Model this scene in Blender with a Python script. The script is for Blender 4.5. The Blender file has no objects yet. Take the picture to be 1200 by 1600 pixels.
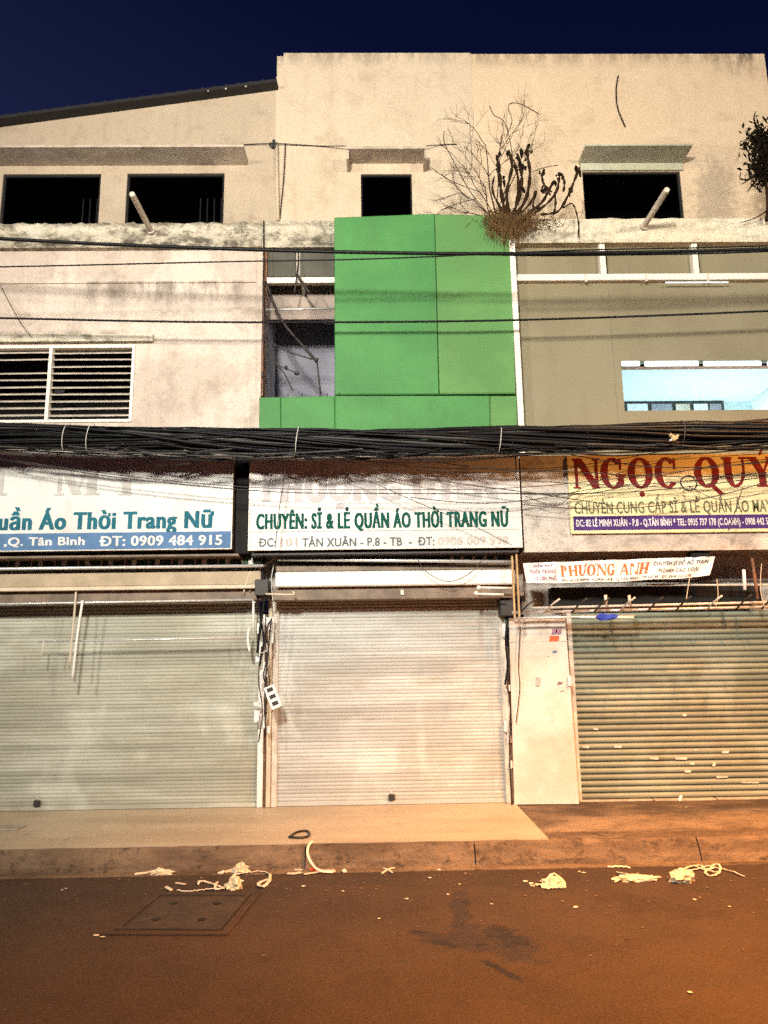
import bpy, bmesh, math, random
from mathutils import Vector, Matrix
R = math.radians
random.seed(7)
scene = bpy.context.scene
col = scene.collection

# ------------------------------------------------------------------ camera
CAM_Z = 1.8
yaw, pitch, roll = R(1.0), R(11.0), R(0.82)
fw = Vector((math.sin(yaw)*math.cos(pitch), math.cos(yaw)*math.cos(pitch), math.sin(pitch)))
rt0 = Vector((math.cos(yaw), -math.sin(yaw), 0))
dn0 = fw.cross(rt0)
rt = math.cos(roll)*rt0 + math.sin(roll)*dn0
dn = -math.sin(roll)*rt0 + math.cos(roll)*dn0
cd = bpy.data.cameras.new('camera')
cam = bpy.data.objects.new('camera', cd)
col.objects.link(cam)
cam.matrix_world = Matrix(((rt.x, -dn.x, -fw.x, 0), (rt.y, -dn.y, -fw.y, 0), (rt.z, -dn.z, -fw.z, CAM_Z), (0, 0, 0, 1)))
cd.sensor_fit = 'VERTICAL'
cd.sensor_height = 32.0
cd.lens = 24.0          # 1600 px tall frame, 1200 px focal length
cd.clip_start = 0.05
cd.clip_end = 2000
scene.camera = cam

# ------------------------------------------------------------------ world: late dusk sky
w = bpy.data.worlds.new('World')
scene.world = w
w.use_nodes = True
nt = w.node_tree
nt.nodes.clear()
wo = nt.nodes.new('ShaderNodeOutputWorld')
bg = nt.nodes.new('ShaderNodeBackground')
tc = nt.nodes.new('ShaderNodeTexCoord')
sep = nt.nodes.new('ShaderNodeSeparateXYZ')
ramp = nt.nodes.new('ShaderNodeValToRGB')
nt.links.new(tc.outputs['Generated'], sep.inputs[0])
mx = nt.nodes.new('ShaderNodeMath'); mx.operation = 'MULTIPLY_ADD'
mx.inputs[1].default_value = 0.22
nt.links.new(sep.outputs['X'], mx.inputs[0]); nt.links.new(sep.outputs['Z'], mx.inputs[2])
nt.links.new(mx.outputs[0], ramp.inputs[0])
cr = ramp.color_ramp
cr.elements[0].position = 0.0; cr.elements[0].color = (0.020, 0.026, 0.085, 1)
cr.elements[1].position = 1.0; cr.elements[1].color = (0.0012, 0.0022, 0.016, 1)
for ps, c in ((0.45, (0.0115, 0.016, 0.054, 1)), (0.56, (0.0070, 0.0098, 0.040, 1)), (0.68, (0.0026, 0.0044, 0.026, 1)), (0.78, (0.0016, 0.003, 0.022, 1))):
    e = cr.elements.new(ps); e.color = c
nt.links.new(ramp.outputs[0], bg.inputs[0])
bg.inputs[1].default_value = 1.0
nt.links.new(bg.outputs[0], wo.inputs[0])

scene.view_settings.view_transform = 'Standard'
scene.view_settings.look = 'None'
scene.view_settings.gamma = 1.0
scene.view_settings.use_curve_mapping = False
scene.view_settings.exposure = 0.0
scene.cycles.use_denoising = False
scene.cycles.sample_clamp_indirect = 2.0

LED_POS = (-1.6, -2.0, 7.0);   LED_POWER = 7700; LED_COL = (1.0, 0.95, 0.85)
SOD_POS = (5.8, 5.5, 8.6);     SOD_POWER = 4600;  SOD_COL = (1.0, 0.41, 0.09)
SOD2_POS = (4.6, 1.4, 8.0);    SOD2_POWER = 15500; SOD2_COL = (1.0, 0.36, 0.065)

# ------------------------------------------------------------------ pixel -> point on a real plane (reference frame 1200x1600)
def ray(px, py):
    return fw + rt*((px-600)/1200) + dn*((py-800)/1200)
def U(px, py, Y):
    d = ray(px, py); t = Y/d.y
    return Vector((d.x*t, Y, CAM_Z+d.z*t))
def G(px, py, z):
    d = ray(px, py); t = (z-CAM_Z)/d.z
    return Vector((d.x*t, d.y*t, z))
def box_of(px0, py0, px1, py1, Y):
    pm, qm = (px0+px1)/2, (py0+py1)/2
    pm = min(1200, max(0, pm)); 
    return U(px0, qm, Y).x, U(px1, qm, Y).x, U(pm, py1, Y).z, U(pm, py0, Y).z   # x0,x1,z0,z1

# ------------------------------------------------------------------ materials
MATS = {}
class NB:
    def __init__(s, name):
        s.m = bpy.data.materials.new(name); s.m.use_nodes = True
        s.t = s.m.node_tree; s.b = s.t.nodes['Principled BSDF']
        s.g = s.t.nodes.new('ShaderNodeNewGeometry').outputs['Position']
    def n(s, k, **kw):
        x = s.t.nodes.new(k)
        for a, v in kw.items(): setattr(x, a, v)
        return x
    def put(s, sock, v):
        if isinstance(v, bpy.types.NodeSocket): s.t.links.new(v, sock)
        elif isinstance(v, (tuple, list)) and len(v) == 3 and sock.type == 'RGBA': sock.default_value = (*v, 1)
        else: sock.default_value = v
    def math(s, op, a, b=None, c=None, clamp=False):
        x = s.n('ShaderNodeMath', operation=op, use_clamp=clamp)
        s.put(x.inputs[0], a)
        if b is not None: s.put(x.inputs[1], b)
        if c is not None: s.put(x.inputs[2], c)
        return x.outputs[0]
    def noise(s, scale=(1, 1, 1), sc=1.0, det=5, rough=0.6, dist=0.0, off=(0, 0, 0)):
        mp = s.n('ShaderNodeMapping'); s.t.links.new(s.g, mp.inputs[0])
        mp.inputs['Scale'].default_value = scale; mp.inputs['Location'].default_value = off
        x = s.n('ShaderNodeTexNoise'); s.t.links.new(mp.outputs[0], x.inputs['Vector'])
        x.inputs['Scale'].default_value = sc; x.inputs['Detail'].default_value = det
        x.inputs['Roughness'].default_value = rough; x.inputs['Distortion'].default_value = dist
        return x.outputs[0]
    def step(s, v, a, b):
        x = s.n('ShaderNodeMapRange', interpolation_type='SMOOTHSTEP')
        s.put(x.inputs[0], v); x.inputs[1].default_value = a; x.inputs[2].default_value = b
        return x.outputs[0]
    def mix(s, f, a, b, mode='MIX'):
        x = s.n('ShaderNodeMix', data_type='RGBA', blend_type=mode)
        s.put(x.inputs[0], f); s.put(x.inputs[6], a); s.put(x.inputs[7], b)
        return x.outputs[2]
    def xyz(s):
        x = s.n('ShaderNodeSeparateXYZ'); s.t.links.new(s.g, x.inputs[0]); return x.outputs
    def bump(s, h, strength=0.3, dist=0.01):
        x = s.n('ShaderNodeBump'); x.inputs['Strength'].default_value = strength
        x.inputs['Distance'].default_value = dist; s.put(x.inputs['Height'], h)
        s.t.links.new(x.outputs[0], s.b.inputs['Normal'])
    def done(s, c, rough=0.8, metal=0.0, spec=None):
        s.put(s.b.inputs['Base Color'], c); s.put(s.b.inputs['Roughness'], rough); s.b.inputs['Metallic'].default_value = metal
        if spec is not None: s.b.inputs['Specular IOR Level'].default_value = spec
        MATS[s.m.name] = s.m
        return s.m

def simple(name, c, rough=0.6, metal=0.0, var=0.25, sc=6.0, bump=0.1, spec=None, fine=60):
    k = NB(name)
    f = k.step(k.noise(sc=sc, det=6), 0.3, 0.75)
    a = tuple(x*(1-var) for x in c); b = tuple(min(1, x*(1+var*0.6)) for x in c)
    cc = k.mix(f, a, b)
    g = k.noise(sc=fine, det=3)
    cc = k.mix(k.math('MULTIPLY', k.step(g, 0.55, 0.8), 0.25), cc, tuple(x*0.5 for x in c))
    if bump: k.bump(g, bump, 0.004)
    return k.done(cc, rough, metal, spec)

def plaster(name, base, dark, patch, stains=(), patch_amt=0.6, streak=0.3, specks=0.35, bump=0.45, estr=(5, 1, 1.4), mott=0.0):
    """stains: (z centre, half height above, reach below, strength, x0, x1)"""
    k = NB(name)
    big = k.noise(sc=0.9, det=7, rough=0.62, dist=0.6)
    c = k.mix(k.math('MULTIPLY', k.step(big, 0.47, 0.545), patch_amt), base, patch)
    blot = k.noise(sc=2.6, det=8, rough=0.7, off=(3, 1, 7))
    c = k.mix(k.math('MULTIPLY', k.step(blot, 0.50, 0.68), 0.42), c, dark)
    st = k.noise(scale=(7, 1, 0.55), sc=1.0, det=5, rough=0.6)
    c = k.mix(k.math('MULTIPLY', k.step(st, 0.50, 0.75), streak), c, dark)
    X = k.xyz()
    edge = k.noise(scale=estr, sc=1.0, det=10, rough=0.78, off=(11, 0, 0))
    for (zc, up, down, amt, x0, x1) in stains:
        lo = k.step(X['Z'], zc-down, zc); hi = k.math('SUBTRACT', 1.0, k.step(X['Z'], zc, zc+up))
        m = k.math('MULTIPLY', lo, hi)
        if x0 is not None:
            m = k.math('MULTIPLY', m, k.step(X['X'], x0-0.15, x0+0.25)); m = k.math('MULTIPLY', m, k.math('SUBTRACT', 1.0, k.step(X['X'], x1-0.3, x1+0.1)))
        m = k.math('MULTIPLY', m, k.step(edge, 0.40, 0.60))
        c = k.mix(k.math('MULTIPLY', m, amt), c, (0.045, 0.035, 0.024))
    sp = k.noise(sc=22, det=6, rough=0.7)
    c = k.mix(k.math('MULTIPLY', k.step(sp, 0.60, 0.72), specks), c, tuple(x*0.35 for x in dark))
    if mott:
        mo = k.noise(scale=(1, 1, 1.6), sc=5.5, det=10, rough=0.74, off=(1, 9, 4))
        c = k.mix(k.math('MULTIPLY', k.step(mo, 0.50, 0.60), mott), c, (0.05, 0.042, 0.026))
        c = k.mix(k.math('MULTIPLY', k.step(mo, 0.47, 0.38), mott*.6), c, (0.72, 0.68, 0.56))
    gr = k.noise(sc=48, det=8, rough=0.8, off=(5, 5, 5))
    c = k.mix(0.5, c, k.mix(k.step(gr, 0.38, 0.62), (0.62, 0.60, 0.58), (1, 1, 1)), 'MULTIPLY')
    fine = k.noise(sc=70, det=4)
    k.bump(k.math('ADD', fine, k.math('MULTIPLY', blot, 2.5)), bump, 0.016)
    return k.done(c, 0.9, spec=0.25)

zled = U(200, 383, 9.2).z
zrid = U(200, 441, 9.2).z
M = {}
M['plaster_left'] = plaster('aged beige plaster', (0.56, 0.465, 0.385), (0.28, 0.22, 0.165), (0.70, 0.61, 0.52),
    stains=[(zrid, 0.03, 0.55, 0.55, U(110, 441, 9.2).x, U(400, 441, 9.2).x), (U(100, 524, 9.2).z, 0.10, 0.03, 0.6, -9, U(240, 524, 9.2).x), (zled, 0.05, 0.22, 0.25, None, None)])
M['plaster_up_left'] = plaster('upper dusty plaster', (0.49, 0.395, 0.285), (0.28, 0.21, 0.145), (0.56, 0.455, 0.335), patch_amt=0.4, streak=0.22, specks=0.1,
    stains=[(8.05, 0.4, 0.5, 0.12, None, None)])
ztop = U(800, 82, 9.9).z
M['plaster_up_mid'] = plaster('upper cream plaster', (0.62, 0.50, 0.36), (0.40, 0.31, 0.21), (0.68, 0.56, 0.41), patch_amt=0.4, streak=0.22, specks=0.08,
    stains=[(ztop, 0.1, 0.30, 0.42, None, None)])
M['plaster_up_right'] = plaster('upper peach plaster', (0.67, 0.515, 0.35), (0.45, 0.33, 0.21), (0.71, 0.56, 0.39), patch_amt=0.4, streak=0.12, specks=0.08,
    stains=[(ztop, 0.1, 0.34, 0.5, None, None), (ztop, 0.1, 0.6, 0.75, U(1130, 100, 9.9).x, U(1190, 100, 9.9).x)])
zl1 = U(200, 383, 9.1).z
M['ledge'] = plaster('mossy weathered render', (0.66, 0.59, 0.45), (0.18, 0.155, 0.10), (0.76, 0.70, 0.56), patch_amt=0.6, streak=0.35, specks=0.7, bump=1.0, estr=(2.2, 1, 5), mott=0.6,
    stains=[(zl1+0.02, 0.22, 0.1, 0.9, None, None), (zl1+0.30, 0.2, 0.07, 0.7, None, None)])
M['ledge_right'] = plaster('cream render ledge', (0.80, 0.70, 0.51), (0.34, 0.27, 0.18), (0.82, 0.75, 0.58), patch_amt=0.6, streak=0.2, specks=0.5, bump=0.9, estr=(3, 1, 5), mott=0.28,
    stains=[(zl1+0.05, 0.2, 0.1, 0.75, U(800, 360, 9.1).x, U(960, 360, 9.1).x)])
M['hood'] = plaster('stained concrete hood', (0.52, 0.43, 0.34), (0.22, 0.17, 0.125), (0.62, 0.53, 0.43), patch_amt=0.7, mott=0.22)
M['hood_pale'] = plaster('pale concrete hood', (0.46, 0.45, 0.33), (0.25, 0.24, 0.17), (0.55, 0.54, 0.42), patch_amt=0.7)
M['dirty_white'] = plaster('dirty white render', (0.52, 0.47, 0.41), (0.20, 0.165, 0.14), (0.64, 0.60, 0.54), patch_amt=0.7, streak=0.3, specks=0.6, mott=0.3)
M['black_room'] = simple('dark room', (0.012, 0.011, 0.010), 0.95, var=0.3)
M['roof_dark'] = simple('dark roof sheet', (0.012, 0.010, 0.011), 0.8)
M['white_paint'] = simple('chipped white paint', (0.74, 0.68, 0.58), 0.55, var=0.12, sc=9)
M['louvre_paint'] = simple('dusty louvre paint', (0.46, 0.40, 0.32), 0.65, var=0.3, sc=7)
M['cream_metal'] = simple('cream painted steel', (0.62, 0.56, 0.47), 0.45, var=0.25, sc=8)
M['pipe'] = simple('grey plastic pipe', (0.60, 0.52, 0.42), 0.5, var=0.2)
M['rust'] = simple('rusty steel', (0.26, 0.12, 0.06), 0.8, var=0.5, sc=14, bump=0.4)
M['brown_metal'] = simple('brown stained metal', (0.20, 0.145, 0.10), 0.6, var=0.4, sc=5)
M['dark_metal'] = simple('dark grimy metal', (0.030, 0.025, 0.021), 0.55, var=0.4)
M['galv'] = simple('galvanised tube', (0.72, 0.72, 0.70), 0.35, metal=0.45, var=0.15, sc=20)
M['rubber'] = simple('black cable jacket', (0.0035, 0.0035, 0.004), 0.5, var=0.3, sc=3, bump=0, spec=.22)
M['wire_brown'] = simple('dull brown wire', (0.022, 0.015, 0.011), 0.6, bump=0)
M['wire_grey'] = simple('grey wire', (0.045, 0.036, 0.030), 0.55, bump=0)
M['wire_white'] = simple('white wire', (0.6, 0.58, 0.52), 0.5, bump=0)
M['tape'] = simple('white tape', (0.80, 0.79, 0.76), 0.35, var=0.08, bump=0)
M['blue_wall'] = simple('blue grey interior wall', (0.28, 0.28, 0.33), 0.85, var=0.15, sc=2)
M['pink_wall'] = simple('pinkish grey wall', (0.36, 0.29, 0.24), 0.85, var=0.25, sc=2)
M['grey_pane'] = simple('dusty grey pane', (0.10, 0.095, 0.075), 0.25, var=0.25, sc=2, bump=0)
M['timber'] = simple('pale timber batten', (0.45, 0.32, 0.16), 0.7, var=0.3, sc=12)
M['blue_cloth'] = simple('blue cloth', (0.02, 0.05, 0.42), 0.8)
M['green_cord'] = simple('green cord', (0.05, 0.16, 0.11), 0.6)
M['stem'] = simple('dead dark stem', (0.032, 0.018, 0.009), 0.95, var=0.5, sc=20, bump=0.3, spec=0.05)
M['twig'] = simple('dry twig', (0.045, 0.028, 0.016), 0.85, var=0.4, sc=20, bump=0, spec=.1)
M['root'] = simple('dry root fibre', (0.17, 0.09, 0.028), 0.9, var=0.5, sc=14, bump=0)
M['leaf'] = simple('dark leaf', (0.012, 0.009, 0.005), 0.9, var=0.4, spec=0.05)
M['ribbon'] = simple('white plastic strap', (0.76, 0.66, 0.50), 0.4, var=0.1, bump=0)
M['litter'] = simple('crumpled pale plastic', (0.72, 0.62, 0.42), 0.5, var=0.15, sc=20)
M['red_bit'] = simple('orange scrap', (0.7, 0.10, 0.03), 0.5, bump=0)
M['black_strap'] = simple('black strap', (0.02, 0.015, 0.012), 0.4, bump=0)
M['iron'] = simple('dusty iron cover', (0.048, 0.030, 0.018), 0.75, var=0.35, sc=6, bump=0.5, fine=90)
M['iron_rim'] = simple('dusty concrete rim', (0.10, 0.073, 0.052), 0.85, var=0.35, sc=7, bump=0.5)
M['hole'] = simple('black hole', (0.008, 0.006, 0.005), 0.9, bump=0)
M['stone_sill'] = simple('stone sill', (0.40, 0.35, 0.27), 0.8, var=0.3, bump=0.4)
M['awning_green'] = simple('green awning cloth', (0.035, 0.085, 0.045), 0.8)
M['cloth_white'] = simple('white awning cloth', (0.78, 0.76, 0.70), 0.7, var=0.08, sc=4)
M['tan_cloth'] = simple('tan awning cloth', (0.42, 0.33, 0.22), 0.75, var=0.25, sc=3)
M['tan_light'] = simple('pale tan metal', (0.62, 0.52, 0.38), 0.6, var=0.2, sc=3)

# cladding green
k = NB('green composite cladding')
c = k.mix(k.step(k.noise(sc=1.3, det=5), 0.35, 0.7), (0.056, 0.190, 0.056), (0.072, 0.235, 0.068))
c = k.mix(k.math('MULTIPLY', k.step(k.noise(scale=(5, 1, 0.6), det=5), 0.5, 0.75), 0.22), c, (0.09, 0.14, 0.05))
k.bump(k.noise(sc=1.2, det=1), 0.25, 0.03)
M['green'] = k.done(c, 0.6, spec=0.2)
k = NB('green cladding sun faded')
c = k.mix(k.step(k.noise(sc=1.3, det=5), 0.35, 0.7), (0.084, 0.208, 0.063), (0.108, 0.254, 0.077))
c = k.mix(k.math('MULTIPLY', k.step(k.noise(scale=(5, 1, 0.6), det=5), 0.5, 0.75), 0.22), c, (0.12, 0.16, 0.06))
k.bump(k.noise(sc=1.2, det=1), 0.25, 0.03)
M['green_faded'] = k.done(c, 0.6, spec=0.2)
# olive grey cladding
k = NB('olive grey wall sheet')
c = k.mix(k.step(k.noise(sc=0.8, det=5), 0.3, 0.7), (0.185, 0.157, 0.090), (0.228, 0.198, 0.120))
c = k.mix(k.math('MULTIPLY', k.step(k.noise(scale=(4, 1, 0.5), det=6), 0.5, 0.8), 0.3), c, (0.15, 0.11, 0.07))
k.bump(k.noise(sc=1.4, det=3), 0.25, 0.04)
M['olive'] = k.done(c, 0.5, spec=0.3)

def shutter_mat(name, a, b, dirt, rough, amt=0.45, seed=0, metal=0.0):
    k = NB(name)
    oi = k.n('ShaderNodeObjectInfo').outputs['Random']
    c = k.mix(k.step(k.noise(scale=(0.5, 1, 1.2), sc=1.0, det=5, off=(seed, 0, 0)), 0.35, 0.65), a, b)
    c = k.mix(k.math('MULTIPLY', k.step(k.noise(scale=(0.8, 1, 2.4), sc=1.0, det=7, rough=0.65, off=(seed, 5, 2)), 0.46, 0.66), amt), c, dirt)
    c = k.mix(k.math('MULTIPLY', k.step(k.noise(scale=(0.22, 1, 2.6), sc=1.0, det=2, off=(seed+3, 0, 4)), 0.50, 0.56), 0.5), c, tuple(x*0.72 for x in a))  # shadow bands across the slats, painted into the colour
    c = k.mix(k.math('MULTIPLY', k.step(k.noise(scale=(1.1, 1, 0.8), sc=1.0, det=3, off=(seed+8, 0, 1)), 0.56, 0.66), 0.5), c, tuple(min(.8, x*1.25) for x in b))  # brighter lit patches, also painted into the slat colour
    c = k.mix(k.math('MULTIPLY', k.step(oi, 0.72, 1.0), 0.30), c, tuple(x*0.55 for x in a))
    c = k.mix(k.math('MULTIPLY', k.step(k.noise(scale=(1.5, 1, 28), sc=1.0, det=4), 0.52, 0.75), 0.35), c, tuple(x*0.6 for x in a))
    c = k.mix(k.math('MULTIPLY', k.step(k.noise(sc=9, det=8, rough=0.75), 0.60, 0.75), 0.4), c, tuple(x*0.4 for x in dirt))
    return k.done(c, rough, metal, 0.4)
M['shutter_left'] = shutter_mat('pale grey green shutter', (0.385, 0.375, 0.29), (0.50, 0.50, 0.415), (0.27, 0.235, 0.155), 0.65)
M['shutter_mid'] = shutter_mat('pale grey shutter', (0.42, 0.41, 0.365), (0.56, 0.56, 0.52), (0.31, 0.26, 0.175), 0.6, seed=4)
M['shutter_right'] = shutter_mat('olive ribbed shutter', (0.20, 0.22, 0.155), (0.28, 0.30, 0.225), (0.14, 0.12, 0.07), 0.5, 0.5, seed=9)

# sign faces
def sign_mat(name, a, b, grime_shade, shade_z, g):
    k = NB(name)
    c = k.mix(k.step(k.noise(sc=1.1, det=4), 0.35, 0.7), a, b)
    c = k.mix(k.math('MULTIPLY', k.step(k.noise(scale=(3, 1, 0.9), sc=1.0, det=7, rough=0.68), 0.48, 0.72), 0.35), c, grime_shade)
    X = k.xyz()
    m = k.math('MULTIPLY', k.step(X['Z'], shade_z-0.35, shade_z+0.1), k.step(k.noise(scale=(2.5, 1, 1), det=6), 0.3, 0.6))  # sign tops darker and warmer: cable bundle shade put into the colour
    c = k.mix(k.math('MULTIPLY', m, g), c, grime_shade)
    k.bump(k.noise(sc=1.8, det=3), 0.25, 0.02)
    return k.done(c, 0.4, spec=0.35)
zs = U(600, 712, 8.6).z
M['sign_left'] = sign_mat('white vinyl sign face', (0.55, 0.56, 0.53), (0.66, 0.66, 0.62), (0.38, 0.29, 0.22), zs, 0.5)
M['sign_mid'] = sign_mat('white acrylic sign face', (0.58, 0.565, 0.53), (0.68, 0.66, 0.62), (0.42, 0.31, 0.23), zs, 0.5)
M['sign_yellow'] = sign_mat('yellow vinyl sign face', (0.66, 0.56, 0.28), (0.74, 0.65, 0.37), (0.55, 0.33, 0.15), zs, 0.6)
M['banner'] = sign_mat('white banner cloth', (0.78, 0.74, 0.70), (0.84, 0.80, 0.76), (0.45, 0.36, 0.30), 9, 0.0)
def ink(name, c, a=0.85):
    return simple(name, c, 0.8, var=0.18, sc=5, bump=0, spec=0.15)
M['teal_ink'] = ink('teal print', (0.02, 0.13, 0.18)); M['blue_strip'] = ink('blue print', (0.10, 0.19, 0.34))
M['green_ink'] = ink('dark green print', (0.006, 0.075, 0.055)); M['grey_ink'] = ink('slate print', (0.13, 0.15, 0.15))
M['ghost_mid'] = ink('faded grey print', (0.50, 0.475, 0.47)); M['ghost_left'] = ink('faded warm print', (0.49, 0.47, 0.435))
M['ghost_num'] = ink('faded number print', (0.50, 0.45, 0.40)); M['red_ink'] = ink('maroon print', (0.20, 0.018, 0.016))
M['olive_ink'] = ink('olive print', (0.16, 0.17, 0.09)); M['purple'] = ink('purple strip', (0.075, 0.035, 0.17))
M['white_ink'] = ink('white print', (0.72, 0.70, 0.66)); M['orange_ink'] = ink('orange print', (0.62, 0.17, 0.05))
M['lilac_ink'] = ink('mauve print', (0.30, 0.17, 0.24)); M['rule'] = ink('grey rule', (0.42, 0.42, 0.38))

# ground
def ell(k, X, cx, cy, rx, ry, ang, wob):
    dx = k.math('SUBTRACT', X['X'], cx); dy = k.math('SUBTRACT', X['Y'], cy)
    ca, sa = math.cos(ang), math.sin(ang)
    u = k.math('DIVIDE', k.math('ADD', k.math('MULTIPLY', dx, ca), k.math('MULTIPLY', dy, sa)), rx)
    v = k.math('DIVIDE', k.math('SUBTRACT', k.math('MULTIPLY', dy, ca), k.math('MULTIPLY', dx, sa)), ry)
    d = k.math('ADD', k.math('MULTIPLY', u, u), k.math('MULTIPLY', v, v))
    d = k.math('ADD', d, k.math('MULTIPLY', k.math('SUBTRACT', wob, 0.53), 8.0))
    return k.math('SUBTRACT', 1.0, k.step(d, 0.3, 1.5))
k = NB('worn asphalt')
X = k.xyz()
c = k.mix(k.step(k.noise(sc=0.7, det=6, rough=0.6), 0.35, 0.68), (0.050, 0.028, 0.015), (0.074, 0.042, 0.022))
c = k.mix(k.math('MULTIPLY', k.step(k.noise(scale=(0.4, 2.2, 1), sc=1.0, det=6, off=(2, 2, 0)), 0.45, 0.68), 0.35), c, (0.062, 0.045, 0.035))
wob = k.noise(sc=4.5, det=9, rough=0.68)
st = None
def gp(px, py): return G(px, py, 0)
for (a, b, wd) in (((718, 1400), (722, 1450), 0.07), ((640, 1457), (705, 1463), 0.05), ((690, 1462), (800, 1478), 0.17), ((745, 1450), (835, 1500), 0.16), ((755, 1500), (812, 1532), 0.03)):
    A, B = gp(*a), gp(*b); mid = (A+B)/2; L = (B-A).length/2
    m = ell(k, X, mid.x, mid.y, L*1.15, wd, math.atan2(B.y-A.y, B.x-A.x), wob)
    st = m if st is None else k.math('MAXIMUM', st, m)
c = k.mix(k.math('MULTIPLY', st, 0.95), c, (0.014, 0.007, 0.005))
A = gp(1110, 1410)
m2 = ell(k, X, A.x, A.y, 0.75, 0.32, 0.1, wob)
c = k.mix(k.math('MULTIPLY', m2, 0.45), c, (0.03, 0.018, 0.014))
gutter_dark = k.math('MULTIPLY', k.step(X['Y'], 5.9, 6.9), k.step(k.noise(scale=(0.7, 1.4, 1), det=5, off=(5, 0, 0)), 0.35, 0.6))  # patchy, darker towards the gutter
c = k.mix(k.math('MULTIPLY', gutter_dark, 0.55), c, (0.040, 0.028, 0.022))
grit = k.noise(sc=46, det=6, rough=0.85)
c = k.mix(k.math('MULTIPLY', k.step(k.noise(sc=1.9, det=4, rough=0.5, off=(7, 3, 0)), 0.50, 0.53), 0.28), c, (0.085, 0.050, 0.028))
crk = k.noise(sc=2.4, det=8, rough=0.6, dist=1.2, off=(1, 6, 0))
cm = k.math('SUBTRACT', 1.0, k.step(k.math('ABSOLUTE', k.math('SUBTRACT', crk, 0.5)), 0.002, 0.008))
cm = k.math('MULTIPLY', cm, k.step(k.noise(sc=0.8, det=2, off=(0, 8, 0)), 0.52, 0.60))
c = k.mix(k.math('MULTIPLY', cm, 0.6), c, (0.025, 0.016, 0.010))
c = k.mix(k.math('MULTIPLY', k.math('MULTIPLY', k.step(grit, 0.50, 0.62), k.math('SUBTRACT', 1.0, k.math('MULTIPLY', st, .8))), 0.42), c, (0.135, 0.082, 0.044))
c = k.mix(k.math('MULTIPLY', k.step(k.noise(sc=30, det=6, rough=0.8, off=(9, 2, 0)), 0.54, 0.64), 0.65), c, (0.035, 0.025, 0.02))
c = k.mix(k.math('MULTIPLY', k.step(k.noise(sc=11, det=5, rough=0.7, off=(4, 7, 0)), 0.60, 0.68), 0.6), c, (0.035, 0.02, 0.015))
k.bump(k.math('ADD', k.math('MULTIPLY', grit, 0.8), k.math('MULTIPLY', k.noise(sc=9, det=5), 1.2)), 0.9, 0.022)
rg = k.math('SUBTRACT', 0.82, k.math('MULTIPLY', st, 0.25))
M['asphalt'] = k.done(c, rg, spec=0.4)

k = NB('smooth pavement screed')
c = k.mix(k.step(k.noise(scale=(0.5, 1.5, 1), sc=1.0, det=6), 0.35, 0.7), (0.38, 0.305, 0.205), (0.50, 0.41, 0.285))
c = k.mix(k.math('MULTIPLY', k.step(k.noise(sc=3.0, det=8, rough=0.7), 0.55, 0.72), 0.4), c, (0.22, 0.16, 0.11))
k.bump(k.noise(sc=30, det=4), 0.1, 0.004)
M['screed'] = k.done(c, 0.5, spec=0.35)
k = NB('rough dirty concrete')
c = k.mix(k.step(k.noise(sc=1.6, det=7, rough=0.65), 0.35, 0.68), (0.14, 0.10, 0.068), (0.36, 0.26, 0.17))
X = k.xyz()
canopy_shade = k.math('MULTIPLY', k.step(X['Y'], 8.1, 8.75), k.step(k.noise(scale=(1.0, 2.0, 1), det=7, rough=0.7), 0.32, 0.55))  # patchy canopy shade near the shop fronts, put into the concrete colour
c = k.mix(k.math('MULTIPLY', canopy_shade, 0.75), c, (0.05, 0.038, 0.03))
c = k.mix(k.math('MULTIPLY', k.step(k.noise(sc=14, det=8, rough=0.75), 0.56, 0.70), 0.55), c, (0.05, 0.035, 0.025))
h = k.noise(sc=12, det=8, rough=0.7)
k.bump(h, 1.0, 0.06)
M['concrete'] = k.done(c, 0.85, spec=0.3)
k = NB('gritty kerb concrete')
c = k.mix(k.step(k.noise(scale=(0.8, 3, 3), sc=1.0, det=7, rough=0.68), 0.35, 0.66), (0.12, 0.082, 0.052), (0.29, 0.205, 0.13))
c = k.mix(k.math('MULTIPLY', k.step(k.noise(sc=7, det=10, rough=0.78), 0.52, 0.62), 0.65), c, (0.045, 0.03, 0.02))
k.bump(k.noise(sc=14, det=8, rough=0.7), 1.0, 0.05)
M['kerb'] = k.done(c, 0.85, spec=0.3)

def emis(name, c, s):
    m = bpy.data.materials.new(name); m.use_nodes = True
    b = m.node_tree.nodes['Principled BSDF']
    b.inputs['Base Color'].default_value = (0.8, 0.8, 0.8, 1)
    b.inputs['Emission Color'].default_value = (*c, 1); b.inputs['Emission Strength'].default_value = s
    MATS[name] = m; return m
M['tube_slot_glow'] = emis('lit white tube and slot glow', (0.62, 0.88, 1.0), 3.2)
M['strip_glow'] = emis('glowing thin strip', (0.85, 0.93, 1.0), 1.1)
M['lamp_led'] = emis('lit street lamp lens', (1, 0.87, 0.7), 8)
M['lamp_sod'] = emis('lit sodium lamp lens', (1, 0.5, 0.16), 8)
M['room_cyan'] = simple('pale cyan room paint', (0.56, 0.68, 0.70), 0.8, var=0.08, sc=3)
M['room_white'] = simple('white room paint', (0.8, 0.82, 0.82), 0.8, var=0.05, sc=3)

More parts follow.
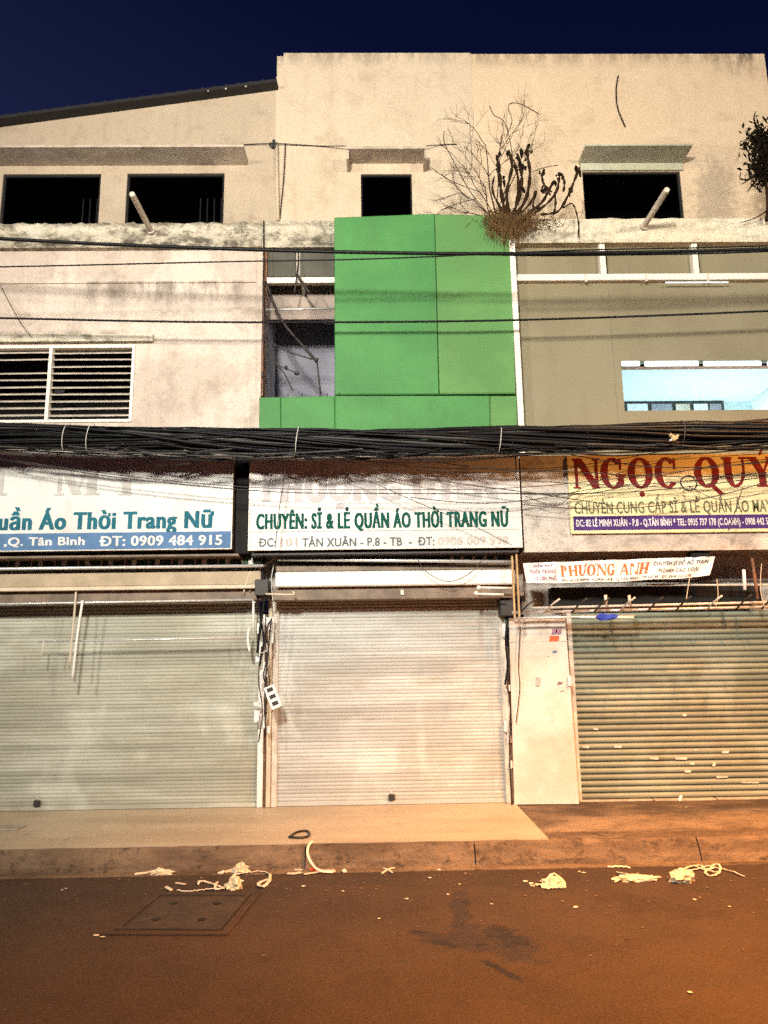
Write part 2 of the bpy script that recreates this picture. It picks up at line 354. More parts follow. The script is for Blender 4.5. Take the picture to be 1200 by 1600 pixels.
# ------------------------------------------------------------------ builders
def tag(o, label=None, cat=None, group=None, kind=None):
    if label: o['label'] = label
    if cat: o['category'] = cat
    if group: o['group'] = group
    if kind: o['kind'] = kind
    return o
def thing(name, loc, label, cat, group=None):
    o = bpy.data.objects.new(name, None); col.objects.link(o); o.location = loc
    o.empty_display_size = 0.2
    return tag(o, label, cat, group)
def origin_of(p):
    v = Vector((0, 0, 0))
    while p is not None: v += Vector(p.location); p = p.parent
    return v
class MB:
    def __init__(s): s.v = []; s.f = []; s.sm = []
    def add(s, vs, fs, smooth=False):
        n = len(s.v); s.v += [Vector(x) for x in vs]; s.f += [tuple(i+n for i in f) for f in fs]; s.sm += [smooth]*len(fs)
        return s
    def box(s, x0, x1, y0, y1, z0, z1):
        return s.hexa([(x0, y0, z0), (x1, y0, z0), (x1, y1, z0), (x0, y1, z0), (x0, y0, z1), (x1, y0, z1), (x1, y1, z1), (x0, y1, z1)])
    def hexa(s, v):
        return s.add(v, [(0, 3, 2, 1), (4, 5, 6, 7), (0, 1, 5, 4), (1, 2, 6, 5), (2, 3, 7, 6), (3, 0, 4, 7)])
    def bbox(s, x0, x1, y0, y1, z0, z1, b=0.006):
        bm = bmesh.new(); bmesh.ops.create_cube(bm, size=1)
        for v in bm.verts: v.co = Vector(((x0+x1)/2+v.co.x*(x1-x0), (y0+y1)/2+v.co.y*(y1-y0), (z0+z1)/2+v.co.z*(z1-z0)))
        bmesh.ops.bevel(bm, geom=list(bm.edges), offset=b, segments=1, affect='EDGES', profile=0.5)
        bm.verts.index_update()
        s.add([v.co.copy() for v in bm.verts], [tuple(v.index for v in f.verts) for f in bm.faces]); bm.free(); return s
    def quad(s, a, b, c, d): return s.add([a, b, c, d], [(0, 1, 2, 3)])
    def tube(s, pts, r, n=6, cap=True):
        pts = [Vector(p) for p in pts]; N = len(pts); vs = []; up = None
        for i, p in enumerate(pts):
            t = (pts[min(i+1, N-1)]-pts[max(i-1, 0)])
            if t.length < 1e-9: t = Vector((1, 0, 0))
            t.normalize()
            if up is None: up = Vector((0, 0, 1)) if abs(t.z) < 0.9 else Vector((0, 1, 0))
            a = up - t*up.dot(t)
            if a.length < 1e-4: a = t.orthogonal()
            a.normalize(); up = a; b = t.cross(a)
            rr = r[i] if isinstance(r, (list, tuple)) else r
            for k in range(n):
                q = 2*math.pi*k/n; vs.append(p + a*(math.cos(q)*rr) + b*(math.sin(q)*rr))
        fs = [(i*n+k, i*n+(k+1) % n, (i+1)*n+(k+1) % n, (i+1)*n+k) for i in range(N-1) for k in range(n)]
        s.add(vs, fs, True)
        if cap:
            m = len(s.v)-len(vs); s.f += [tuple(m+k for k in range(n))[::-1], tuple(m+(N-1)*n+k for k in range(n))]; s.sm += [False, False]
        return s
    def ribbon(s, pts, wdt, nrm=Vector((0, 0, 1)), th=0.0015):
        pts = [Vector(p) for p in pts]; N = len(pts); vs = []
        for i, p in enumerate(pts):
            t = (pts[min(i+1, N-1)]-pts[max(i-1, 0)]).normalized()
            sd = t.cross(nrm); sd = sd.normalized() if sd.length > 1e-4 else Vector((0, 1, 0))
            n2 = sd.cross(t)
            for (a, b) in ((-1, -1), (1, -1), (1, 1), (-1, 1)): vs.append(p+sd*(a*wdt/2)+n2*(b*th))
        fs = [(i*4+k, i*4+(k+1) % 4, (i+1)*4+(k+1) % 4, (i+1)*4+k) for i in range(N-1) for k in range(4)]
        fs += [(3, 2, 1, 0), ((N-1)*4, (N-1)*4+1, (N-1)*4+2, (N-1)*4+3)]
        return s.add(vs, fs)
    def blob(s, c, r, sq=(1, 1, 1), seed=0, amp=0.25, sub=2):
        bm = bmesh.new(); bmesh.ops.create_icosphere(bm, subdivisions=sub, radius=1); rn = random.Random(seed)
        for v in bm.verts:
            q = 1+rn.uniform(-amp, amp); v.co = Vector(c)+Vector((v.co.x*sq[0], v.co.y*sq[1], v.co.z*sq[2]))*r*q
        bm.verts.index_update()
        s.add([v.co.copy() for v in bm.verts], [tuple(v.index for v in f.verts) for f in bm.faces]); bm.free(); return s
    def build(s, name, mat, parent=None, origin=None):
        o0 = origin_of(parent) if parent is not None else Vector(origin) if origin is not None else Vector((0, 0, 0))
        if parent is None and origin is None and s.v:
            o0 = Vector(((min(v.x for v in s.v)+max(v.x for v in s.v))/2, (min(v.y for v in s.v)+max(v.y for v in s.v))/2, min(v.z for v in s.v)))
        me = bpy.data.meshes.new(name); me.from_pydata([tuple(v-o0) for v in s.v], [], s.f); me.update()
        me.polygons.foreach_set('use_smooth', s.sm)
        me.materials.append(mat if not isinstance(mat, str) else M[mat])
        ob = bpy.data.objects.new(name, me); col.objects.link(ob)
        if parent is not None: ob.parent = parent
        else: ob.location = o0
        return ob
def smooth(pts, n=6):
    pts = [Vector(p) for p in pts]
    if len(pts) < 3: return pts
    out = []
    for i in range(len(pts)-1):
        p0 = pts[max(i-1, 0)]; p1 = pts[i]; p2 = pts[i+1]; p3 = pts[min(i+2, len(pts)-1)]
        for k in range(n):
            t = k/n
            out.append(0.5*((2*p1)+(p2-p0)*t+(2*p0-5*p1+4*p2-p3)*t*t+(3*p1-p0-3*p2+p3)*t**3))
    out.append(pts[-1]); return out
def pxline(pts, Y, n=5, j=0.0):
    return smooth([U(a, b, Y+random.uniform(-j, j)) for a, b in pts], n)
def struct(name, mb, mat):
    return tag(mb.build(name, mat), kind='structure')

def wall(x0, x1, z0, z1, Y, th, holes=(), top=None):
    """wall sheet facing -Y with rectangular openings, reveals and a back face"""
    mb = MB()
    xs = sorted(set([x0, x1]+[h[0] for h in holes]+[h[1] for h in holes])); zs_ = sorted(set([z0, z1]+[h[2] for h in holes]+[h[3] for h in holes]))
    xs = [x for x in xs if x0 <= x <= x1]; zs_ = [z for z in zs_ if z0 <= z <= z1]
    def hole(i, j):
        if i < 0 or j < 0 or i >= len(xs)-1 or j >= len(zs_)-1: return True
        cx, cz = (xs[i]+xs[i+1])/2, (zs_[j]+zs_[j+1])/2
        return any(h[0] < cx < h[1] and h[2] < cz < h[3] for h in holes)
    def P(x, y, z):
        if top and abs(z-z1) < 1e-6: z = top(x)
        return (x, y, z)
    for i in range(len(xs)-1):
        for j in range(len(zs_)-1):
            if hole(i, j): continue
            a, b, c, d = xs[i], xs[i+1], zs_[j], zs_[j+1]
            mb.quad(P(a, Y, c), P(b, Y, c), P(b, Y, d), P(a, Y, d))
            mb.quad(P(b, Y+th, c), P(a, Y+th, c), P(a, Y+th, d), P(b, Y+th, d))
            if hole(i-1, j): mb.quad(P(a, Y+th, c), P(a, Y, c), P(a, Y, d), P(a, Y+th, d))
            if hole(i+1, j): mb.quad(P(b, Y, c), P(b, Y+th, c), P(b, Y+th, d), P(b, Y, d))
            if hole(i, j-1): mb.quad(P(a, Y, c), P(a, Y+th, c), P(b, Y+th, c), P(b, Y, c))
            if hole(i, j+1): mb.quad(P(a, Y, d), P(b, Y, d), P(b, Y+th, d), P(a, Y+th, d))
    return mb
def room(x0, x1, y0, y1, z0, z1):
    mb = MB()
    mb.quad((x0, y1, z0), (x1, y1, z0), (x1, y1, z1), (x0, y1, z1)); mb.quad((x0, y0, z0), (x0, y1, z0), (x0, y1, z1), (x0, y0, z1))
    mb.quad((x1, y1, z0), (x1, y0, z0), (x1, y0, z1), (x1, y1, z1)); mb.quad((x0, y0, z0), (x1, y0, z0), (x1, y1, z0), (x0, y1, z0))
    mb.quad((x0, y1, z1), (x1, y1, z1), (x1, y0, z1), (x0, y0, z1)); return mb

# ------------------------------------------------------------------ lettering
def text_mesh(body, bold=0.0, sx=1.0):
    b0 = min(bold, .016); vs, fs = text_mesh0(body, b0, bold); ex = (bold-b0)*1.25
    if ex < .004: return vs, fs
    V, F = [], []
    for i, dx in enumerate((-ex, -ex/3, ex/3, ex)):
        n = len(V); V += [v+Vector((dx, 0, .00015*i)) for v in vs]; F += [tuple(q+n for q in f) for f in fs]
    return V, F
def text_mesh0(body, bold, space):
    c = bpy.data.curves.new('t', 'FONT'); c.body = body; c.offset = bold; c.resolution_u = 3; c.space_character = 1.0+space*2.2
    o = bpy.data.objects.new('t', c); col.objects.link(o); bpy.context.view_layer.update()
    me = bpy.data.meshes.new_from_object(o.evaluated_get(bpy.context.evaluated_depsgraph_get()))
    vs = [v.co.copy() for v in me.vertices]; fs = [tuple(p.vertices) for p in me.polygons]
    bpy.data.objects.remove(o); bpy.data.curves.remove(c); bpy.data.meshes.remove(me)
    return vs, fs
def text_vi(body, bold):
    """lettering with the bar of the letter Đ added as its own stroke"""
    vs, fs = text_mesh(body.replace('Đ', 'D'), bold)
    for i, ch in enumerate(body):
        if ch == 'Đ':
            pv, _ = text_mesh(body[:i].replace('Đ', 'D')+'D', bold); dv, _ = text_mesh('D', bold)
            xr = max(v.x for v in pv); wd = max(v.x for v in dv)-min(v.x for v in dv); n = len(vs)
            vs += [Vector((xr-wd-.09, .32-min(bold, .03), .001)), Vector((xr-wd+.30, .32-min(bold, .03), .001)), Vector((xr-wd+.30, .38+min(bold, .03), .001)), Vector((xr-wd-.09, .38+min(bold, .03), .001))]
            fs.append((n, n+1, n+2, n+3))
    return vs, fs
def print_text(body, pxa, pxb, py_base, py_cap, Y, mat, parent, bold=0.02, slant=0.0, name='lettering', mapf=None, ref='H', tilt=0.0):
    """flat print on the plane Y, running between two places on the sign; cap height from the two rows"""
    vs, fs = text_vi(body, bold)
    x0, x1 = min(v.x for v in vs), max(v.x for v in vs)
    qa, qb = U(pxa, py_base, Y), U(pxb, py_base, Y)
    zb = U((max(0, pxa)+min(1200, pxb))/2, py_base, Y).z; hc = U((max(0, pxa)+min(1200, pxb))/2, py_cap, Y).z-zb
    s = hc/0.69; out = []
    for v in vs:
        u = (v.x-x0)/(x1-x0)
        x = qa.x+(qb.x-qa.x)*u + v.y*s*slant; z = zb+v.y*s+tilt*(u-0.5)
        p = Vector((x, Y-v.z, z))
        out.append(mapf(p) if mapf else p)
    # one part for each word: split where the gap between letters is wide
    iv = sorted((min(vs[i].x for i in f), max(vs[i].x for i in f)) for f in fs); groups = []
    for a_, b_ in iv:
        if groups and a_ < groups[-1][1]+.13: groups[-1][1] = max(groups[-1][1], b_)
        else: groups.append([a_, b_])
    for ga, gb in groups:
        sel = [f for f in fs if ga-1e-5 <= min(vs[i].x for i in f) <= gb]
        idx = {}; nv = []; nf = []
        for f in sel:
            for i in f:
                if i not in idx: idx[i] = len(nv); nv.append(out[i])
            nf.append(tuple(idx[i] for i in f))
        MB().add(nv, nf).build(name, mat, parent)

# serif capitals, drawn as strokes on a unit cap height: each glyph -> (width, [polygon strips])
def ring(w_, t_, th, a0=0, a1=360, n=28, cx=None):
    cx = w_/2 if cx is None else cx; strips = []
    for i in range(n+1):
        a = R(a0+(a1-a0)*i/n); ca, sa = math.cos(a), math.sin(a)
        strips.append(((cx+w_/2*ca, .5+.52*sa), (cx+(w_/2-t_)*ca, .5+(.52-th)*sa)))
    return strips
def bar(x0, y0, x1, y1): return [((x0, y0), (x0, y1)), ((x1, y0), (x1, y1))]
def diag(x0, x1, y0, y1, w_): return [((x0, y0), (x0+w_, y0)), ((x1, y1), (x1+w_, y1))]
T, S, H = .26, .09, .06
def stem(x, wd=T, y0=0, y1=1, ov=.08, top=True, bot=True):
    o = [bar(x, y0, x+wd, y1)]
    if bot: o.append(bar(x-ov, y0, x+wd+ov, y0+H))
    if top: o.append(bar(x-ov, y1-H, x+wd+ov, y1))
    return o
GL = {
 'N': (.95, stem(.08, S+.02)+stem(.80, S+.02, bot=False)+[diag(.70, .06, 0, 1, T+.02)]),
 'G': (.92, [ring(.86, T, S, 42, 318)]+[bar(.60, .05, .82, .42)]+[bar(.52, .38, .90, .44)]+[bar(.67, .62, .76, .99)]),
 'C': (.86, [ring(.86, T, S, 42, 318)]+[bar(.67, .62, .76, .99)]),
 'O': (.92, [ring(.90, T, S)]), 'Q': (.95, [ring(.90, T, S)]+[diag(.80, .42, -.22, .14, .22)]+[bar(.80, -.24, 1.04, -.18)]),
 'U': (.92, [bar(.10, .3, .10+T, 1), bar(.02, 1-H, .40, 1), bar(.74, .3, .74+S, 1), bar(.64, 1-H, .92, 1), ring(.71, T, S, 180, 270, 12, cx=.10+.355), ring(.71, S+.02, S+.03, 270, 360, 12, cx=.10+.355)]),
 'Y': (.90, [diag(.36, .02, .42, 1, T+.02), diag(.44, .74, .42, 1, S+.01)]+[bar(.34, 0, .34+T, .44), bar(.24, 0, .64, H), bar(-.04, 1-H, .32, 1), bar(.64, 1-H, .92, 1)]),
 'P': (.78, stem(.08)+[ring(.56, T, S, -90, 90, 14, cx=.42)]), 'H': (.95, stem(.08)+stem(.68)+[bar(.25, .46, .72, .46+S)]),
 'A': (.95, [diag(.02, .40, 0, 1, S+.01), diag(.70, .38, 0, 1, T)]+[bar(.2, .30, .74, .30+S), bar(-.06, 0, .20, H), bar(.60, 0, .98, H)]),
 'E': (.78, stem(.08)+[bar(.2, 1-S, .70, 1), bar(.2, 0, .72, S), bar(.2, .47, .55, .47+S), bar(.64, 0, .72, .26), bar(.62, .74, .70, 1)]),
 'M': (1.15, stem(.08, S+.02)+stem(.86)+[diag(.48, .06, .02, 1, T), diag(.50, .88, .02, 1, S)]),
 'T': (.82, stem(.30, top=False)+[bar(.0, 1-S, .80, 1), bar(0, .74, .06, 1), bar(.74, .74, .80, 1)]), ' ': (.45, []),
}
def ring_fix():
    # bowls of P sit in the upper half
    w_, st_ = GL['P']
    GL['P'] = (w_, [[tuple((x, .5+(y-.5)*.5+.22) for x, y in pr) for pr in st] if len(st) > 4 else st for st in st_])
ring_fix()
def serif_text(body, pxa, pxb, py_base, py_cap, Y, mat, parent, marks=(), name='lettering', mapf=None, thin=0.0, gap=.10):
    mb = MB(); cur = 0; lay = []
    for ch in body: wd, st_ = GL[ch]; lay.append((cur, st_)); cur += wd+gap
    tot = cur-gap; qa, qb = U(pxa, py_base, Y), U(pxb, py_base, Y)
    pm = (max(0, pxa)+min(1200, pxb))/2; zb = U(pm, py_base, Y).z; hc = U(pm, py_cap, Y).z-zb
    d = 0
    def put(st_, ox):
        nonlocal d
        for strip in st_:
            d += 1; vs = []
            for (a, b) in strip:
                for (x, y) in (a, b):
                    p = Vector((qa.x+(qb.x-qa.x)*(ox+x)/tot, Y-0.0002*(d % 9), zb+y*hc)); vs.append(mapf(p) if mapf else p)
            mb.add(vs, [(2*i, 2*i+1, 2*i+3, 2*i+2) for i in range(len(strip)-1)])
    for ox, st_ in lay: put(st_, ox)
    for (kind, idx) in marks:
        ox = lay[idx][0]; wd = GL[body[idx]][0]
        if kind == 'dot': put([[((ox*0+wd/2+.10*math.cos(a), -.20+.09*math.sin(a)), (wd/2, -.20)) for a in [R(q*30) for q in range(13)]]], ox)
        if kind == 'acute': put([diag(wd/2-.06, wd/2+.12, 1.07, 1.34, .10)], ox)
        if kind == 'horn': put([[((wd-.12, .82), (wd-.12, .95)), ((wd+.06, .95), (wd+.02, 1.0)), ((wd+.08, 1.12), (wd-.02, 1.10))]], ox)
        if kind == 'hat': put([diag(wd/2-.26, wd/2-.05, 1.07, 1.26, .10), diag(wd/2+.16, wd/2-.05, 1.07, 1.26, .10)], ox)
    return mb.build(name, mat, parent)
def rect(px0, py0, px1, py1, Y, th=0.003):
    x0, x1, z0, z1 = box_of(px0, py0, px1, py1, Y); return MB().box(x0, x1, Y, Y+th, z0, z1)

# ================================================================== GROUND
YW = 9.2      # shop front plane
Y3 = 9.9      # set back upper storey
YK = 7.41     # pavement edge
PZ = 0.20
mb = MB(); mb.quad((-60, -60, 0), (60, -60, 0), (60, 7.16, 0), (-60, 7.16, 0)); struct('road', mb, 'asphalt')
mb = MB(); mb.quad((-60, 7.16, .004), (60, 7.16, .004), (60, 7.33, .004), (-60, 7.33, .004)); mb.box(-60, 60, 7.16, 7.33, -0.05, .006)
struct('gutter', mb, 'kerb')
xe0, xe1 = G(808, 1258, PZ).x, G(860, 1313, PZ).x
xj = G(1108, 1335, .1).x; xj2 = G(478, 1335, .1).x
rn = random.Random(3)
edges = [-20, -12, -9.4, -6.6, -4.2, xj2, .9, xj, 5.6, 8.2, 12, 20]
for i in range(len(edges)-1):                       # kerb stones, rough sloping face
    a, b = edges[i]+.006, edges[i+1]-.006; n = max(4, int((b-a)/.12)); vs = []; fs = []
    prof = [(7.30, 0), (7.31, .05), (7.345, .12), (7.375, .17), (7.40, .188), (7.70, .190)]
    for k in range(n+1):
        x = a+(b-a)*k/n
        for q, (yy, zz) in enumerate(prof):
            jj = 0 if q in (0, 5) else rn.uniform(-.008, .008)
            vs.append((x, yy+jj, zz+jj*.5))
    for k in range(n):
        for q in range(len(prof)-1):
            fs.append((k*6+q, (k+1)*6+q, (k+1)*6+q+1, k*6+q+1))
    fs += [tuple(range(6))[::-1]+(), tuple(n*6+q for q in range(6))]
    mb = MB().add(vs, fs); o = struct('kerb', mb, 'kerb')
mb = MB()
nx, ny = 150, 18
for j in range(ny+1):
    for i in range(nx+1):
        x = -20+40*i/nx; y = 7.40+(YW+.6-7.40)*j/ny
        mb.v.append(Vector((x, y, .186+(rn.uniform(-.006, .004) if j else 0))))
mb.f = [(j*(nx+1)+i, j*(nx+1)+i+1, (j+1)*(nx+1)+i+1, (j+1)*(nx+1)+i) for j in range(ny) for i in range(nx)]; mb.sm = [True]*len(mb.f)
struct('pavement', mb, 'concrete')
mb = MB(); mb.hexa([(-20, YK-.005, .16), (xe1, YK-.005, .16), (xe0, YW+.1, .16), (-20, YW+.1, .16), (-20, YK-.005, PZ), (xe1, YK-.005, PZ), (xe0, YW+.1, PZ), (-20, YW+.1, PZ)])
struct('paved_apron', mb, 'screed')

# manhole cover, set in its rim
c4 = [G(152, 1464, 0), G(352, 1465, 0), G(415, 1394, 0), G(240, 1394, 0)]
cen = sum(c4, Vector())/4; ex = (c4[1]-c4[0]).normalized(); ex.z = 0
ey = Vector((-ex.y, ex.x, 0)); ey = (ey + (c4[2]-c4[1]).normalized()*.6).normalized(); hx = (c4[1]-c4[0]).length/2; hy = (c4[3]-c4[0]).length/2*.95
mh = thing('manhole_cover', (cen.x, cen.y, 0), 'square iron manhole cover with four holes sunk in the road', 'manhole cover')
def mq(a, b, z): return cen+ex*(a*hx)+ey*(b*hy)+Vector((0, 0, z))
mb = MB()
for (a0, b0, a1, b1) in ((-1, -1, 1, -.86), (-1, .86, 1, 1), (-1, -.86, -.86, .86), (.86, -.86, 1, .86)):
    mb.hexa([mq(a0, b0, .001), mq(a1, b0, .001), mq(a1, b1, .001), mq(a0, b1, .001), mq(a0, b0, .012), mq(a1, b0, .012), mq(a1, b1, .012), mq(a0, b1, .012)])
mb.build('rim', 'asphalt', mh)
mb = MB()
for (a0, b0, a1, b1) in ((-.84, -.84, .84, -.78), (-.84, .78, .84, .84), (-.84, -.78, -.78, .78), (.78, -.78, .84, .78)):
    mb.hexa([mq(a0, b0, .001), mq(a1, b0, .001), mq(a1, b1, .001), mq(a0, b1, .001), mq(a0, b0, .020), mq(a1, b0, .020), mq(a1, b1, .020), mq(a0, b1, .020)])
mb.build('angle_frame', 'iron', mh)
mb = MB().hexa([mq(-.77, -.77, .001), mq(.77, -.77, .001), mq(.77, .77, .001), mq(-.77, .77, .001), mq(-.77, -.77, .010), mq(.77, -.77, .010), mq(.77, .77, .010), mq(-.77, .77, .010)])
mb.build('cover_plate', 'iron', mh)
mb = MB().hexa([mq(-.86, -.86, .0005), mq(.86, -.86, .0005), mq(.86, .86, .0005), mq(-.86, .86, .0005), mq(-.86, -.86, .004), mq(.86, -.86, .004), mq(.86, .86, .004), mq(-.86, .86, .004)])
mb.build('frame_gap', 'hole', mh)
for (a, b) in ((-.38, -.38), (.38, -.38), (-.38, .38), (.38, .38)):
    p = mq(a, b, .0125); MB().tube([p, p+Vector((0, 0, .003))], .030, 10).build('lifting_hole', 'hole', mh)

# ================================================================== LEFT BUILDING
xj3 = U(430, 240, Y3).x
LB = thing('left_building', (-5.0, YW, PZ), 'cream plaster shop building on the left with louvred window and dark lean roof', 'building')
za, zb = U(0, 199, Y3), U(430, 141, Y3)
topz = lambda x: za.z+(zb.z-za.z)*(x-za.x)/(zb.x-za.x)
lw = []
for (a, b, c_, d) in ((2, 272, 156, 346), (197, 271, 350, 343)):
    x0, x1, z0, z1 = box_of(a, b, c_, d, Y3); lw.append((x0, x1, 7.05, z1))
zl = U(200, 346, 9.1).z      # top edge of the ledge
wl = wall(-9, xj3, 6.8, 9.3, Y3, .06, [(-8.4, -7.0, 7.05, lw[0][3]), (-6.6, lw[0][0]-.25, 7.05, lw[0][3])]+lw, topz)
wl.build('upper_wall', 'plaster_up_left', LB)
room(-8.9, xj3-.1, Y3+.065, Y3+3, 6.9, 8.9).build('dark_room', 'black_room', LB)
for (x0, x1, z0, z1) in lw:
    f = MB()
    t = .028
    f.box(x0, x0+t, Y3+.025, Y3+.055, z0, z1); f.box(x1-t, x1, Y3+.025, Y3+.055, z0, z1); f.box(x0+t, x1-t, Y3+.025, Y3+.055, z1-t, z1)
    fo = f.build('window_frame', 'black_room', LB)
    for k in range(4):
        xx = x0+(x1-x0)*(.66+.075*k); MB().tube([(xx, Y3+.6, z0), (xx, Y3+.6, z1)], .010, 5).build('window_bar', 'roof_dark', fo)
# hood slab over the windows
zh = U(200, 259, Y3).z; yh = 9.52
xr = U(384, 240, 9.7).x
h = MB().hexa([(-9, yh, zh+.02), (xr, yh, zh+.02), (xr, Y3+.001, zh), (-9, Y3+.001, zh), (-9, yh, zh+.055), (xr, yh, zh+.055), (xr, Y3+.001, zh+.07), (-9, Y3+.001, zh+.07)])
h.build('window_hood', 'hood', LB)
# roof
y0r, y1r = Y3-.17, 15.0
r = MB().hexa([(-9, y0r, topz(-9)+.0), (xj3+.03, y0r, topz(xj3)), (xj3+.03, y1r, topz(xj3)), (-9, y1r, topz(-9)), (-9, y0r, topz(-9)+.05), (xj3+.03, y0r, topz(xj3)+.05), (xj3+.03, y1r, topz(xj3)+.05), (-9, y1r, topz(-9)+.05)])
ro = r.build('roof', 'roof_dark', LB)
n = 44
for k in range(n):
    xx = -8.9+(xj3+8.9)*k/n
    MB().tube([(xx, y0r-.01, topz(xx)+.03), (xx, y1r, topz(xx)+.03)], .026, 5).build('roof_corrugation', 'roof_dark', ro)
mb = MB()
for px_ in (325, 353, 384): p = U(px_, 144-(px_-325)*.12-2, y0r-.02); mb.blob(p, .012, seed=px_)
mb.build('roof_fixing', 'wire_white', ro)
# ledge
xl = U(409, 365, 9.1).x
zlb = U(200, 385, 9.1).z
n = 160; top_, bot_ = [], []
rn = random.Random(5)
vs = []; fs = []
for k in range(n+1):
    x = -9+(xl+9)*k/n
    d = rn.uniform(-.012, .012)
    zt = zl+rn.uniform(-.018, .012); zc = zlb+rn.uniform(-.004, .004)
    for (yy, zz) in ((YW+.01, zc), (9.10+.02, zc), (9.10+d*.5, zc+.03), (9.10+rn.uniform(-.006, .006), zc+.15), (9.10+d, zt-.03), (9.10+.03, zt), (Y3+.02, zt+.0)): vs.append((x, yy, zz))
for k in range(n):
    for q in range(6): fs.append((k*7+q+1, (k+1)*7+q+1, (k+1)*7+q, k*7+q)[::-1])
fs += [tuple(range(7)), tuple(n*7+q for q in range(7))[::-1]]
MB().add(vs, fs).build('ledge', 'ledge', LB)
# second floor wall with louvre
x0, x1, z0, z1 = box_of(-150, 541, 209, 661, YW)
xw = U(409, 520, YW).x
wall(-9, xw, PZ+3.1, zlb-.002, YW, .2, [(x0, x1, z0, z1)]).build('wall', 'plaster_left', LB)
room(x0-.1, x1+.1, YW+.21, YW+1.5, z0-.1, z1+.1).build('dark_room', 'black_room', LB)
zr1 = U(200, 442, YW).z
MB().box(-9, U(400, 441, YW).x, YW-.018, YW, zr1-.008, zr1+.012).build('drip_moulding', 'plaster_left', LB)
a0, a1, c0, c1 = box_of(-100, 526, 241, 537, YW)
MB().box(-9, a1, YW-.07, YW-.001, c0, c1).build('louvre_lintel', 'ledge', LB)
L = MB(); fwid = .035
L.box(x0, x1, YW-.02, YW+.05, z1-fwid, z1); L.box(x0, x1, YW-.02, YW+.05, z0, z0+fwid)
L.box(x1-fwid, x1, YW-.02, YW+.05, z0+fwid, z1-fwid); L.box(x0, x0+fwid, YW-.02, YW+.05, z0+fwid, z1-fwid)
xm = U(77, 600, YW).x; L.box(xm-.02, xm+.02, YW-.025, YW+.055, z0+fwid, z1-fwid)
LV = L.build('louvre_window', 'white_paint', LB)
def slat_at(xa, xb, z, tilt):
    s = MB(); d = .055
    s.hexa([(xa, YW-.010, z-.010-tilt), (xb, YW-.010, z-.010), (xb, YW+d, z+.030), (xa, YW+d, z+.030-tilt), (xa, YW-.010, z+.004-tilt), (xb, YW-.010, z+.004), (xb, YW+d, z+.038), (xa, YW+d, z+.038-tilt)])
    return s.build('louvre_slat', 'louvre_paint', LV)
rn = random.Random(11)
for i in range(10):
    zz = z0+fwid+.05+(z1-z0-2*fwid-.06)*i/9.6
    slat_at(xm+.02, x1-fwid, zz, rn.uniform(-.005, .006))
    if i != 7: slat_at(x0+fwid, xm-.02, zz+.01, rn.uniform(-.012, .02))
MB().blob(U(93, 612, YW+.02), .06, (1, .3, .7), 3).build('torn_scrap', 'black_room', LV)
# drain pipe sticking out of the ledge
def spout(px_, py_, parent):
    p = U(px_, py_, 9.08); q = p+Vector((0, -.80, .0)); MB().tube([p, q], .036, 12, cap=False).tube([p, q+Vector((0, .001, 0))], .030, 12).build('rain_spout', 'pipe', parent)
    MB().tube([p+Vector((0, .0, 0)), p+Vector((0, -.03, 0))], .050, 12).build('spout_collar', 'pipe', parent)
spout(236, 361, LB)
# vertical pipe and wire at the building joint
MB().tube([U(432, 224, Y3-.03), U(434, 345, Y3-.03)], .028, 8).build('vent_pipe', 'plaster_up_mid', LB)
# wall above the roller shutter, back and side of the block, lower reveal
MB().box(-9, xw, YW-.02, YW+.18, 2.55, PZ+3.1).build('fascia_wall', 'dirty_white', LB)
MB().box(-9.2, -9, YW, 16, PZ, 9.0).build('side_wall', 'plaster_left', LB)
MB().box(-9.2, xw, 15.8, 16, PZ, 9.0).build('back_wall', 'plaster_left', LB)

# ================================================================== ROLLER SHUTTERS
def shutter(name_parent, x0, x1, z0, z1, Y, pitch, depth, mat, label):
    sh = bpy.data.objects.new('rolling_shutter', None); col.objects.link(sh); sh.parent = name_parent
    o0 = Vector(((x0+x1)/2, Y, z0)); sh.location = o0-origin_of(name_parent)
    if label: sh['label'] = label
    n = int(round((z1-z0)/pitch)); pitch = (z1-z0)/n
    prof = [(0, 0), (-depth*.9, pitch*.14), (-depth, pitch*.5), (-depth*.75, pitch*.82), (0, pitch*.94), (.003, pitch)]
    first = None
    for i in range(n):
        if first is None:
            vs = [(x-o0.x, yy, zz) for x in (x0, x1) for (yy, zz) in prof]; m = len(prof)
            me = bpy.data.meshes.new('slat'); me.from_pydata(vs, [], [(q, m+q, m+q+1, q+1) for q in range(m-1)]); me.update()
            me.materials.append(M[mat]); me.polygons.foreach_set('use_smooth', [True, True, True, False, False]); first = me
        s = bpy.data.objects.new('slat', first); col.objects.link(s); s.parent = sh
        s.location = (0, rn.uniform(-.0015, .0015), i*pitch); s.rotation_euler = (rn.uniform(-.025, .025), 0, rn.uniform(-.0003, .0003))
    return sh
zb_ = PZ+.002
sxa, sxb = -9.0, U(403, 1100, YW).x
ztl = U(200, 943, YW).z
bt = MB().bbox(sxa, sxb, YW-.02, YW+.02, zb_, zb_+.05); 
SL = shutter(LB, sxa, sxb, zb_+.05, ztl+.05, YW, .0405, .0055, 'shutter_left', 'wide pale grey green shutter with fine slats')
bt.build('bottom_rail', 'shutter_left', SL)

def lock(parent, px_, Y, z_):
    x_ = U(px_, 1250, Y).x
    MB().bbox(x_-.035, x_+.035, Y-.05, Y-.022, z_+.02, z_+.085, .006).build('lock_body', 'dark_metal', parent)
    MB().tube([(x_+.02*math.cos(a_), Y-.036, z_+.083+.028*math.sin(a_)) for a_ in [R(18*q) for q in range(11)]], .005, 5).build('lock_shackle', 'galv', parent)
lock(SL, 60, YW, zb_+.03)

